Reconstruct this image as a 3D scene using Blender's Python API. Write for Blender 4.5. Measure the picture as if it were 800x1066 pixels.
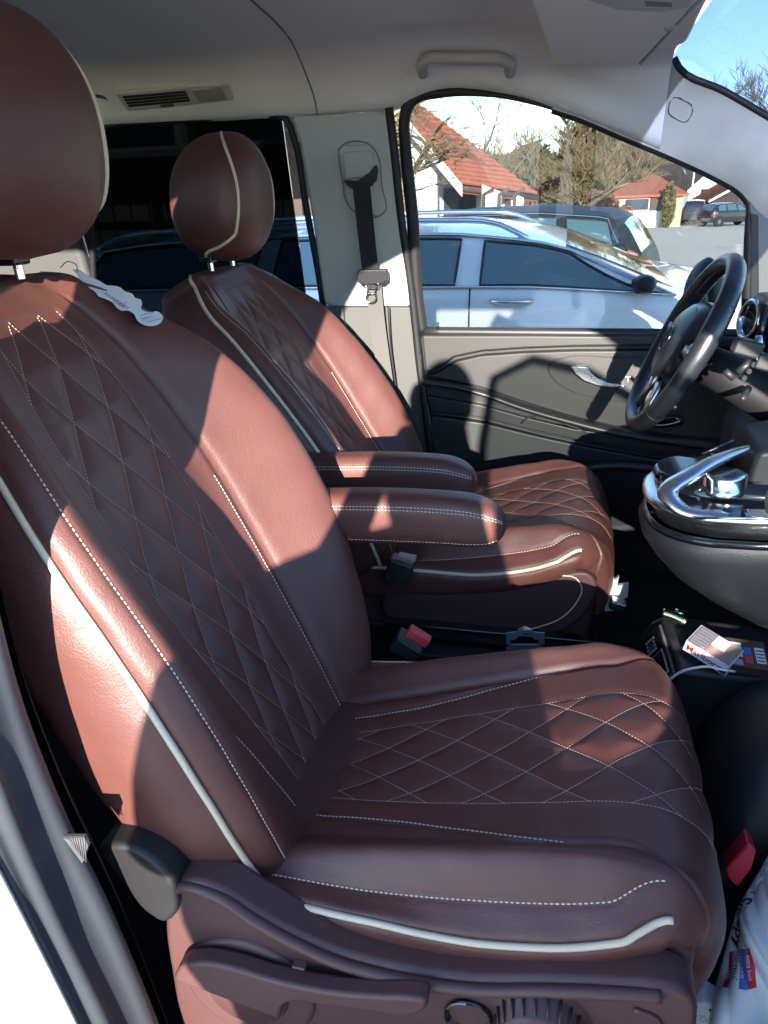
import bpy, bmesh, math, random
import numpy as np
from mathutils import Vector, Matrix
random.seed(7); np.random.seed(7)
R = math.radians
scene = bpy.context.scene
for o in list(bpy.data.objects): bpy.data.objects.remove(o)

# ------------------------------------------------------------------ camera
CL = np.array([0.0, 0.0, 1.55]); FPX = 770.0
_y, _p, _a = R(14), R(-23.5), R(2.2)
FW = np.array([-math.sin(_y)*math.cos(_p), math.cos(_y)*math.cos(_p), math.sin(_p)])
_r = np.cross(FW, [0, 0, 1]); _r /= np.linalg.norm(_r); _u = np.cross(_r, FW)
RT = math.cos(_a)*_r - math.sin(_a)*_u; UP = math.sin(_a)*_r + math.cos(_a)*_u
cam_d = bpy.data.cameras.new('camera'); cam = bpy.data.objects.new('camera', cam_d)
scene.collection.objects.link(cam); scene.camera = cam
cam_d.sensor_fit = 'VERTICAL'; cam_d.sensor_height = 24.0; cam_d.lens = 24.0*FPX/1066.0
cam_d.clip_start = 0.02; cam_d.clip_end = 2000
cam.matrix_world = Matrix(((RT[0], UP[0], -FW[0], CL[0]), (RT[1], UP[1], -FW[1], CL[1]), (RT[2], UP[2], -FW[2], CL[2]), (0, 0, 0, 1)))

def un(px, py, X=None, Y=None, Z=None, slope=False):
    """the point of the place seen at a pixel of the photograph, on a given plane"""
    d = FW + RT*(px-400)/FPX + UP*(533-py)/FPX
    if X is not None: t = X/d[0]
    elif Y is not None: t = Y/d[1]
    else: t = (Z-1.55)/d[2]
    return CL + t*d
GS, GY0 = 0.040, 5.0                # ground height = -GS*(Y-GY0) beyond GY0
def gz(Y):
    k = min(1, max(0, (Y-5.4)/2.2)); return -.17*k*k*(3-2*k)-.026*max(0.0, min(Y, 110)-7.6)

# ------------------------------------------------------------------ light
SUN_AZ, SUN_EL = R(82), R(14.2)       # towards +X (front), turned to -Y (camera side)
sdir = Vector((math.cos(SUN_AZ)*math.cos(SUN_EL), -math.sin(SUN_AZ)*math.cos(SUN_EL), math.sin(SUN_EL)))
world = bpy.data.worlds.new("World"); scene.world = world; world.use_nodes = True
wn = world.node_tree.nodes; wl = world.node_tree.links
bg = wn['Background']; sky = wn.new('ShaderNodeTexSky'); sky.sky_type = 'NISHITA'; sky.sun_disc = False
sky.sun_elevation = SUN_EL; sky.sun_rotation = math.atan2(sdir.x, sdir.y)
sky.air_density = 1.0; sky.dust_density = 0.0; sky.ozone_density = 2.5
wl.new(sky.outputs[0], bg.inputs[0]); bg.inputs[1].default_value = 0.09; sky.altitude = 500
sun_d = bpy.data.lights.new('sun', 'SUN'); sun = bpy.data.objects.new('sun', sun_d); scene.collection.objects.link(sun)
sun_d.energy = 2.0; sun_d.angle = R(0.5); sun_d.color = (1.0, 0.92, 0.82)
sun.rotation_euler = sdir.to_track_quat('Z', 'Y').to_euler(); sun.location = (5, -5, 8)
scene.view_settings.view_transform = 'Standard'; scene.view_settings.look = 'None'
scene.view_settings.exposure = 3.35; scene.view_settings.gamma = 1.0
scene.cycles.max_bounces = 10; scene.cycles.diffuse_bounces = 5; scene.cycles.transparent_max_bounces = 16
scene.cycles.caustics_reflective = False; scene.cycles.caustics_refractive = False

# ------------------------------------------------------------------ materials
def mat(name, col, rough=0.5, metal=0.0, spec=0.5, bump=None, var=None, coat=0.0, sheen=0.0, alpha=None):
    """bump=(scale, strength, kind) var=(scale, amount)"""
    m = bpy.data.materials.new(name); m.use_nodes = True; nt = m.node_tree; b = nt.nodes['Principled BSDF']
    b.inputs['Base Color'].default_value = (*col, 1); b.inputs['Roughness'].default_value = rough
    b.inputs['Metallic'].default_value = metal; b.inputs['Specular IOR Level'].default_value = spec
    b.inputs['Coat Weight'].default_value = coat; b.inputs['Coat Roughness'].default_value = 0.05
    if sheen: b.inputs['Sheen Weight'].default_value = sheen; b.inputs['Sheen Roughness'].default_value = 0.5
    tc = nt.nodes.new('ShaderNodeTexCoord')
    if var:
        n = nt.nodes.new('ShaderNodeTexNoise'); n.inputs['Scale'].default_value = var[0]; n.inputs['Detail'].default_value = 5
        nt.links.new(tc.outputs['Object'], n.inputs['Vector'])
        mx = nt.nodes.new('ShaderNodeMix'); mx.data_type = 'RGBA'
        mx.inputs['A'].default_value = (*[c*(1-var[1]) for c in col], 1); mx.inputs['B'].default_value = (*[min(1, c*(1+var[1])) for c in col], 1)
        nt.links.new(n.outputs['Fac'], mx.inputs['Factor']); nt.links.new(mx.outputs['Result'], b.inputs['Base Color'])
        mr = nt.nodes.new('ShaderNodeMapRange'); mr.inputs['To Min'].default_value = max(0.02, rough-0.07); mr.inputs['To Max'].default_value = rough+0.07
        nt.links.new(n.outputs['Fac'], mr.inputs['Value']); nt.links.new(mr.outputs['Result'], b.inputs['Roughness'])
    if bump:
        if bump[2] == 'voronoi':
            t = nt.nodes.new('ShaderNodeTexVoronoi'); t.feature = 'SMOOTH_F1'; out = t.outputs['Distance']
        else:
            t = nt.nodes.new('ShaderNodeTexNoise'); t.inputs['Detail'].default_value = 4; out = t.outputs['Fac']
        t.inputs['Scale'].default_value = bump[0]; nt.links.new(tc.outputs['Object'], t.inputs['Vector'])
        bp = nt.nodes.new('ShaderNodeBump'); bp.inputs['Strength'].default_value = bump[1]; bp.inputs['Distance'].default_value = bump[3] if len(bump) > 3 else 0.001
        nt.links.new(out, bp.inputs['Height']); nt.links.new(bp.outputs['Normal'], b.inputs['Normal'])
    return m
def glass(name, tint, refl=0.06, rough=0.0):
    m = bpy.data.materials.new(name); m.use_nodes = True; nt = m.node_tree; nt.nodes.clear()
    o = nt.nodes.new('ShaderNodeOutputMaterial'); t = nt.nodes.new('ShaderNodeBsdfTransparent'); g = nt.nodes.new('ShaderNodeBsdfGlossy')
    fr = nt.nodes.new('ShaderNodeLayerWeight'); fr.inputs['Blend'].default_value = 0.25
    mr = nt.nodes.new('ShaderNodeMapRange'); mr.inputs['To Min'].default_value = refl; mr.inputs['To Max'].default_value = 0.8
    mx = nt.nodes.new('ShaderNodeMixShader'); t.inputs['Color'].default_value = (*tint, 1); g.inputs['Roughness'].default_value = rough
    nt.links.new(fr.outputs['Fresnel'], mr.inputs['Value']); nt.links.new(mr.outputs['Result'], mx.inputs['Fac'])
    nt.links.new(t.outputs[0], mx.inputs[1]); nt.links.new(g.outputs[0], mx.inputs[2]); nt.links.new(mx.outputs[0], o.inputs['Surface'])
    return m
M = {}
M['leather'] = mat('brown_leather', (0.108, 0.040, 0.0325), 0.46, bump=(460, 0.40, 'voronoi', 0.0006), var=(9, 0.14), spec=0.5)
def leather_creases(m):
    nt = m.node_tree; b = nt.nodes['Principled BSDF']; old = [n for n in nt.nodes if n.type == 'BUMP'][0]
    tc = [n for n in nt.nodes if n.type == 'TEX_COORD'][0]; n1 = nt.nodes.new('ShaderNodeTexNoise'); n1.inputs['Scale'].default_value = 42; n1.inputs['Detail'].default_value = 6; n1.inputs['Distortion'].default_value = 1.6
    r = nt.nodes.new('ShaderNodeValToRGB'); r.color_ramp.elements[0].position = .47; r.color_ramp.elements[1].position = .53
    r.color_ramp.elements[0].color = (0, 0, 0, 1); r.color_ramp.elements[1].color = (0, 0, 0, 1); e = r.color_ramp.elements.new(.50); e.color = (1, 1, 1, 1)
    b2 = nt.nodes.new('ShaderNodeBump'); b2.inputs['Strength'].default_value = .16; b2.inputs['Distance'].default_value = .0012; b2.invert = True
    n3 = nt.nodes.new('ShaderNodeTexNoise'); n3.inputs['Scale'].default_value = 13; n3.inputs['Detail'].default_value = 2; b3 = nt.nodes.new('ShaderNodeBump'); b3.inputs['Strength'].default_value = .14; b3.inputs['Distance'].default_value = .006
    nt.links.new(tc.outputs['Object'], n1.inputs['Vector']); nt.links.new(tc.outputs['Object'], n3.inputs['Vector']); nt.links.new(n1.outputs['Fac'], r.inputs['Fac']); nt.links.new(r.outputs['Color'], b2.inputs['Height']); nt.links.new(n3.outputs['Fac'], b3.inputs['Height'])
    nt.links.new(old.outputs['Normal'], b2.inputs['Normal']); nt.links.new(b2.outputs['Normal'], b3.inputs['Normal']); nt.links.new(b3.outputs['Normal'], b.inputs['Normal'])
leather_creases(M['leather'])
M['brown_plastic'] = mat('brown_plastic', (0.082, 0.037, 0.036), 0.50, bump=(900, 0.25, 'noise', 0.0004), var=(6, 0.10))
M['piping'] = mat('cream_piping', (0.70, 0.56, 0.41), 0.5, bump=(700, 0.2, 'noise', 0.0004))
M['thread'] = mat('cream_thread', (0.78, 0.63, 0.50), 0.7)
M['thread_dim'] = mat('tan_thread', (0.50, 0.34, 0.28), 0.7)
M['black'] = mat('black_plastic', (0.018, 0.019, 0.022), 0.45, bump=(600, 0.3, 'noise', 0.0005), var=(7, 0.2))
M['black_gloss'] = mat('gloss_black', (0.010, 0.011, 0.014), 0.12, coat=0.4)
M['dash'] = mat('soft_dash', (0.017, 0.018, 0.022), 0.5, bump=(420, 0.4, 'voronoi', 0.0006), var=(5, 0.2))
M['wheel_leather'] = mat('wheel_leather', (0.016, 0.018, 0.023), 0.30, bump=(600, 0.25, 'voronoi', 0.0004), spec=0.7)
M['carpet'] = mat('carpet', (0.012, 0.012, 0.014), 0.95, bump=(300, 0.8, 'noise', 0.002))
M['fabric'] = mat('headliner_fabric', (0.80, 0.77, 0.77), 0.95, bump=(500, 0.35, 'noise', 0.0008), var=(3, 0.05), sheen=0.2)
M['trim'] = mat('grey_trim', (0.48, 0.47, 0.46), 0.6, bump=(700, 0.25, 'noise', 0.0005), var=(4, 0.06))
M['trim_sun_dim'] = mat('sun_dimmed_grey_trim', (0.07, 0.07, 0.069), 0.6, bump=(700, 0.25, 'noise', 0.0005), var=(4, 0.06))  # darkened copy of the grey trim, so sunlit pieces do not burn out
M['trim_dirty'] = mat('soiled_trim', (0.44, 0.43, 0.395), 0.6, bump=(500, 0.3, 'noise', 0.0006), var=(14, 0.20))
M['trim_dark'] = mat('dark_grey_trim', (0.10, 0.10, 0.105), 0.55, bump=(700, 0.25, 'noise', 0.0005), var=(4, 0.1))
M['door_top'] = mat('door_top_skin', (0.029, 0.028, 0.028), 0.5, bump=(420, 0.4, 'voronoi', 0.0006), var=(5, 0.08))
M['door_mid'] = mat('door_dark_skin', (0.022, 0.022, 0.024), 0.42, bump=(420, 0.3, 'voronoi', 0.0005), var=(6, 0.15))
M['door_low'] = mat('door_lower_plastic', (0.018, 0.022, 0.022), 0.5, bump=(600, 0.35, 'noise', 0.0006), var=(6, 0.10))
M['pillar_near'] = mat('pillar_trim', (0.036, 0.041, 0.051), 0.5, bump=(600, 0.3, 'noise', 0.0005), var=(3, 0.15))
M['rubber'] = mat('rubber', (0.010, 0.010, 0.011), 0.6)
M['belt'] = mat('belt_webbing', (0.014, 0.014, 0.017), 0.8, bump=(900, 0.6, 'noise', 0.0008))
M['belt_sunlit'] = mat('sunlit_webbing', (0.10, 0.095, 0.09), 0.85, bump=(900, 0.6, 'noise', 0.0008))  # same black webbing, sunlight put into its lighter colour
M['chrome'] = mat('satin_chrome', (0.78, 0.79, 0.80), 0.16, metal=1.0)
M['satin'] = mat('satin_silver', (0.74, 0.75, 0.76), 0.27, metal=1.0, var=(20, 0.08))
M['steel'] = mat('steel', (0.6, 0.6, 0.6), 0.25, metal=1.0)
M['red'] = mat('red_button', (0.62, 0.05, 0.06), 0.4)
M['white'] = mat('white_card', (0.74, 0.74, 0.78), 0.6, var=(20, 0.04))
M['ink'] = mat('ink', (0.05, 0.05, 0.08), 0.7)
M['ink_pale'] = mat('pale_ink', (0.30, 0.32, 0.42), 0.7)
M['white_cable'] = mat('white_cable', (0.75, 0.75, 0.74), 0.4)
M['gold'] = mat('pale_gold', (0.62, 0.60, 0.30), 0.2, metal=1.0)
M['bag'] = mat('white_plastic_film', (0.74, 0.76, 0.80), 0.45, var=(12, 0.06), coat=0.1)
M['bag_red'] = mat('red_plastic_film', (0.55, 0.03, 0.06), 0.3, var=(12, 0.1))
M['bag_blue'] = mat('blue_print', (0.05, 0.13, 0.50), 0.4)
M['green'] = mat('dark_green_print', (0.01, 0.06, 0.05), 0.4)
M['pack_dark'] = mat('pack_dark', (0.06, 0.035, 0.035), 0.4, var=(60, 0.5))
M['pack_brown'] = mat('pack_picture', (0.34, 0.22, 0.19), 0.4, var=(90, 0.6))
M['red_ink'] = mat('red_ink', (0.36, 0.004, 0.008), 0.5)
M['paint_white'] = mat('white_paint', (0.80, 0.80, 0.80), 0.25, coat=1.0)
M['paint_silver'] = mat('silver_paint', (0.80, 0.81, 0.82), 0.38, metal=0.05, coat=1.0, var=(2, 0.03))
M['paint_dark'] = mat('dark_grey_paint', (0.022, 0.028, 0.034), 0.45, metal=0.0, spec=.12)
M['paint_black'] = mat('black_paint', (0.02, 0.022, 0.03), 0.25, coat=1.0)
M['paint_blue'] = mat('blue_paint', (0.05, 0.16, 0.22), 0.3, coat=1.0)
M['car_glass'] = mat('car_glass', (0.06, 0.12, 0.13), 0.04, spec=1.0, coat=1.0)
M['car_dark'] = mat('car_trim_dark', (0.02, 0.02, 0.022), 0.5)
M['tail'] = mat('tail_lamp', (0.45, 0.02, 0.03), 0.2, coat=1.0)
M['lamp_clear'] = mat('lamp_lens', (0.7, 0.72, 0.75), 0.1, coat=1.0)
M['tyre'] = mat('tyre', (0.02, 0.02, 0.02), 0.8)
M['rim'] = mat('alloy', (0.55, 0.56, 0.58), 0.3, metal=1.0)
M['win_glass'] = glass('window_glass', (0.62, 0.64, 0.64), 0.03)
M['tint_glass'] = glass('privacy_glass', (0.09, 0.11, 0.115), 0.04)
M['wscreen'] = glass('windscreen_glass', (0.72, 0.80, 0.84), 0.02)
M['sky_dim_glass'] = glass('added_dimming_band', (0.14, 0.175, 0.265), 0.03)  # tinted glass added only to hold back the bright sky

# ------------------------------------------------------------------ helpers
WL = {}
def link(o): scene.collection.objects.link(o); return o
def tag(o, label=None, cat=None, group=None, kind=None):
    if label: o['label'] = label
    if cat: o['category'] = cat
    if group: o['group'] = group
    if kind: o['kind'] = kind
    return o
def thing(name, label, cat, loc=(0, 0, 0), group=None):
    o = link(bpy.data.objects.new(name, None)); o.location = loc; o.empty_display_size = 0.05; WL[o] = np.array(loc, float)
    return tag(o, label, cat, group)
def crv(tk, vals, t):
    """smooth interpolation through keys; vals (nk,...)"""
    tk = np.asarray(tk, float); v = np.asarray(vals, float); t = np.clip(np.asarray(t, float), tk[0], tk[-1])
    m = np.gradient(v, tk, axis=0) if len(tk) > 2 else np.repeat(((v[1]-v[0])/(tk[1]-tk[0]))[None], 2, 0)
    i = np.clip(np.searchsorted(tk, t, 'right')-1, 0, len(tk)-2); h = tk[i+1]-tk[i]; s = (t-tk[i])/h
    if v.ndim > 1: s = s.reshape(s.shape+(1,)*(v.ndim-1)); h = h.reshape(s.shape)
    return (2*s**3-3*s**2+1)*v[i]+(s**3-2*s**2+s)*h*m[i]+(-2*s**3+3*s**2)*v[i+1]+(s**3-s**2)*h*m[i+1]
def spline(pts, n):
    pts = np.asarray(pts, float); d = np.r_[0, np.cumsum(np.linalg.norm(np.diff(pts, axis=0), axis=1))]
    return crv(d, pts, np.linspace(0, d[-1], n))
class MB:
    def __init__(s): s.v = []; s.f = []; s.n = 0; s.mi = []
    def add(s, V, Fc, mi=0):
        V = np.asarray(V, float).reshape(-1, 3); s.v.append(V); s.f += [tuple(int(i)+s.n for i in f) for f in Fc]; s.mi += [mi]*len(Fc); s.n += len(V); return s
    def grid(s, P, cu=False, cv=False, mi=0, cap=False):
        nu, nv = P.shape[:2]; I = np.arange(nu*nv).reshape(nu, nv)
        A = I if not cu else np.vstack([I, I[:1]]); A = A if not cv else np.hstack([A, A[:, :1]])
        q = np.stack([A[:-1, :-1], A[1:, :-1], A[1:, 1:], A[:-1, 1:]], -1).reshape(-1, 4)
        F = [tuple(x) for x in q.tolist()]
        if cap: F += [tuple(I[:, 0].tolist()[::-1]), tuple(I[:, -1].tolist())] if cu else [tuple(I[0].tolist()), tuple(I[-1].tolist()[::-1])]
        return s.add(P.reshape(-1, 3), F, mi)
    def tube(s, pts, r, n=8, closed=False, mi=0, flat=None, up=None):
        P = np.asarray(pts, float); k = len(P); r = np.broadcast_to(np.asarray(r, float), (k,))
        T = np.gradient(P, axis=0) if not closed else np.roll(P, -1, 0)-np.roll(P, 1, 0)
        T /= np.linalg.norm(T, axis=1)[:, None]+1e-12
        a = np.array([0, 0, 1.]) if up is None else np.asarray(up, float)
        if up is None and abs(T[0]@a) > .9: a = np.array([1., 0, 0])
        N = np.zeros_like(P); nprev = a-T[0]*(T[0]@a); nprev /= np.linalg.norm(nprev)
        for i in range(k):
            nn = (a if up is not None else nprev); nn = nn-T[i]*(T[i]@nn); nn /= np.linalg.norm(nn)+1e-12; N[i] = nn; nprev = nn
        B = np.cross(T, N); an = np.linspace(0, 2*np.pi, n, endpoint=False); fl = 1.0 if flat is None else flat
        G = P[:, None]+r[:, None, None]*(np.cos(an)[None, :, None]*N[:, None]*fl+np.sin(an)[None, :, None]*B[:, None])
        I = np.arange(k*n).reshape(k, n); F = []
        for i in range(k if closed else k-1):
            j = (i+1) % k
            for m in range(n): F.append((I[i, m], I[j, m], I[j, (m+1) % n], I[i, (m+1) % n]))
        if not closed: F += [tuple(I[0][::-1]), tuple(I[-1])]
        return s.add(G, F, mi)
    def box(s, c, size, rot=None, mi=0):
        h = np.array(size, float)/2
        V = np.array([[x, y, z] for x in (-1, 1) for y in (-1, 1) for z in (-1, 1)], float)*h
        if rot is not None: V = V@np.array(rot, float).T
        return s.add(V+np.array(c, float), [(0, 1, 3, 2), (4, 6, 7, 5), (0, 4, 5, 1), (2, 3, 7, 6), (0, 2, 6, 4), (1, 5, 7, 3)], mi)
    def prism(s, poly, ext, mi=0):
        P = np.asarray(poly, float); n = len(P); V = np.vstack([P, P+np.asarray(ext, float)])
        F = [tuple(range(n))[::-1], tuple(range(n, 2*n))]+[(i, (i+1) % n, n+(i+1) % n, n+i) for i in range(n)]
        return s.add(V, F, mi)
    def lathe(s, prof, c, axis=(0, 0, 1), n=40, mi=0):
        ax = np.array(axis, float); ax /= np.linalg.norm(ax); e = np.array([1., 0, 0]) if abs(ax[0]) < .9 else np.array([0, 1., 0])
        u = np.cross(ax, e); u /= np.linalg.norm(u); w = np.cross(ax, u); an = np.linspace(0, 2*np.pi, n, endpoint=False)
        P = np.array([[np.array(c)+ax*h+r*(math.cos(t)*u+math.sin(t)*w) for r, h in prof] for t in an])
        return s.grid(P, cu=True, mi=mi)
    def build(s, name, m, parent=None, bevel=None, smooth=True, seg=3, fix=True):
        V = np.vstack(s.v); off = WL.get(parent, np.zeros(3)) if parent is not None else np.zeros(3); V = V-off
        me = bpy.data.meshes.new(name); me.from_pydata(V.tolist(), [], s.f)
        for mm in (m if isinstance(m, (list, tuple)) else [m]): me.materials.append(M[mm] if isinstance(mm, str) else mm)
        if any(s.mi): me.polygons.foreach_set('material_index', s.mi)
        me.validate()
        if fix:
            b = bmesh.new(); b.from_mesh(me); bmesh.ops.recalc_face_normals(b, faces=b.faces); b.to_mesh(me); b.free()
        if smooth: me.polygons.foreach_set('use_smooth', [True]*len(me.polygons))
        o = link(bpy.data.objects.new(name, me))
        if bevel:
            bm = o.modifiers.new('bevel', 'BEVEL'); bm.width = bevel; bm.segments = seg; bm.limit_method = 'ANGLE'; bm.angle_limit = R(35); bm.harden_normals = True
        elif smooth and not isinstance(smooth, str):
            try: me.set_sharp_from_angle(angle=R(40))
            except Exception: pass
        if parent is not None: o.parent = parent; WL[o] = WL[parent]
        return o
def rotm(axis, ang): return np.array(Matrix.Rotation(ang, 3, Vector(axis)))
def smoothstep(a, b, x): x = np.clip((np.asarray(x, float)-a)/(b-a), 0, 1); return x*x*(3-2*x)
def text_into(mb, s, origin, ex, ey, size, shear=0.0, depth=0.0004, mi=0, align='LEFT', spacing=1.0, bold=0.0):
    """lettering laid on a real surface: origin, writing direction ex, letter-up ey"""
    cu = bpy.data.curves.new('lettering', 'FONT'); cu.body = s; cu.size = size; cu.shear = shear; cu.align_x = align; cu.space_character = spacing
    cu.resolution_u = 3; cu.offset = bold
    to = bpy.data.objects.new('lettering', cu); link(to); dg = bpy.context.evaluated_depsgraph_get(); dg.update()
    me = bpy.data.meshes.new_from_object(to.evaluated_get(dg)); bpy.data.objects.remove(to); bpy.data.curves.remove(cu)
    ex = np.array(ex, float); ex /= np.linalg.norm(ex); ey = np.array(ey, float); ey -= ex*(ey@ex); ey /= np.linalg.norm(ey); n = np.cross(ex, ey)
    if len(me.vertices):
        V = np.array([v.co[:] for v in me.vertices]); P = np.array(origin, float)+V[:, :1]*ex+V[:, 1:2]*ey+n*depth
        mb.add(P, [tuple(p.vertices) for p in me.polygons], mi)
    bpy.data.meshes.remove(me); return mb

# ================================================================== SEAT
class Surf:
    """a soft upholstered surface: 17 control columns around, keys along"""
    def __init__(s, tk, cy, cd, spine, origin, m, L, quilt, grooves):
        s.tk = np.array(tk, float); cy = np.array(cy, float); cd = np.array(cd, float)       # (nc, nk)
        s.nc = len(cy); s.Y = np.vstack([-cy[:0:-1], cy]); s.D = np.vstack([cd[:0:-1], cd])
        s.ak = np.arange(-(s.nc-1), s.nc); s.spine = np.array(spine, float)                   # (nk,2) x,z
        s.Y = s.Y+0.0
        s.o = np.array(origin, float); s.m = m; s.L = L; s.quilt = quilt; s.gr = grooves
    def base(s, a, t):
        a = np.asarray(a, float); t = np.asarray(t, float); sh = np.broadcast(a, t).shape
        a = np.broadcast_to(a, sh).ravel(); t = np.clip(np.broadcast_to(t, sh).ravel(), s.tk[0], s.tk[-1])
        Yt = crv(s.tk, s.Y.T, t); Dt = crv(s.tk, s.D.T, t)      # (n, 2nc-1)
        def ia(V):
            mm = np.zeros_like(V); mm[:, 1:-1] = (V[:, 2:]-V[:, :-2])/2; mm[:, 0] = V[:, 1]-V[:, 0]; mm[:, -1] = V[:, -1]-V[:, -2]
            x = np.clip(a-s.ak[0], 0, 2*s.nc-2-1e-9); i = x.astype(int); f = x-i; r = np.arange(len(x))
            return (2*f**3-3*f**2+1)*V[r, i]+(f**3-2*f**2+f)*mm[r, i]+(-2*f**3+3*f**2)*V[r, i+1]+(f**3-f**2)*mm[r, i+1]
        y = ia(Yt); d = ia(Dt); P = crv(s.tk, s.spine, t); e = 1e-3
        T = crv(s.tk, s.spine, np.minimum(t+e, s.tk[-1]))-crv(s.tk, s.spine, np.maximum(t-e, s.tk[0])); T /= np.linalg.norm(T, axis=1)[:, None]
        n = np.stack([-T[:, 1], T[:, 0]], 1)*s.flip
        x = P[:, 0]+n[:, 0]*d; z = P[:, 1]+n[:, 1]*d
        return (np.stack([s.o[0]+x, s.o[1]+s.m*y, s.o[2]+z], 1)).reshape(sh+(3,))
    flip = 1
    def disp(s, a, t):
        a, t = np.broadcast_arrays(np.asarray(a, float), np.asarray(t, float)); q = s.quilt; ab = np.abs(a); ln = t*s.L
        hw = q['hw']; g = math.hypot(1, q['q']/hw)
        def fr(x): return np.abs(x-np.round(x))
        d1 = fr((ln+q['q']*a+q['o'])/q['p'])*q['p']/g; d2 = fr((ln-q['q']*a+q['o'])/q['p'])*q['p']/g
        db = np.abs(1-ab)*hw; end = np.abs(t-q['t1'])*s.L
        dm = np.minimum(np.minimum(d1, d2), db); inside = (ab < 1) & (t > q['t0']) & (t < q['t1'])
        out = np.where(inside, -0.0022+q['A']*(1-np.exp(-dm/0.012))*(1-smoothstep(q['t1']-.10, q['t1'], t)), 0.0)
        out += np.where(inside, 0, -0.0022*np.exp(-(db/0.006)**2)*((t > q['t0']) & (t < q['t1'])))
        for (A, t0, t1, dep, wid, sc) in s.gr:
            for sg in (-1, 1):
                dist = np.abs(a-sg*A(t))*sc; fade = smoothstep(t0-.02, t0+.02, t)*(1-smoothstep(t1-.02, t1+.02, t))
                out += -dep*np.exp(-(dist/wid)**2)*fade
        # soft wrinkles of worn leather
        out += 0.0006*np.sin(a*2.7+t*23)*np.sin(t*41+a*1.3)
        return out
    def at(s, a, t, off=0.0, disp=True):
        a, t = np.broadcast_arrays(np.asarray(a, float), np.asarray(t, float)); e = 2e-3
        P = s.base(a, t); Ta = s.base(a+e*2, t)-s.base(a-e*2, t); Tt = s.base(a, t+e)-s.base(a, t-e)
        N = np.cross(Ta, Tt)*s.m*s.nsign; N /= np.linalg.norm(N, axis=-1)[..., None]+1e-12
        return P+N*((s.disp(a, t) if disp else 0)+off)[..., None] if disp else P+N*off
    nsign = 1
def dashes(mb, P, r=0.0009, on=0.0042, gap=0.0022, n=5):
    P = np.asarray(P); d = np.r_[0, np.cumsum(np.linalg.norm(np.diff(P, axis=0), axis=1))]; x = 0.0
    def at(q): return np.array([np.interp(q, d, P[:, k]) for k in range(3)]).T
    while x+on < d[-1]:
        p = at(np.array([x, x+on*.5, x+on])); mb.tube(p, [r*.6, r, r*.6], n); x += on+gap
def thread(mb, P, r=0.0006): mb.tube(P, r, 5)

def dense(lo, hi, segs): 
    out = []
    for a, n in zip(range(lo, hi), segs): out += list(np.linspace(a, a+1, n, endpoint=False))
    return np.array(out+[hi])

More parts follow.
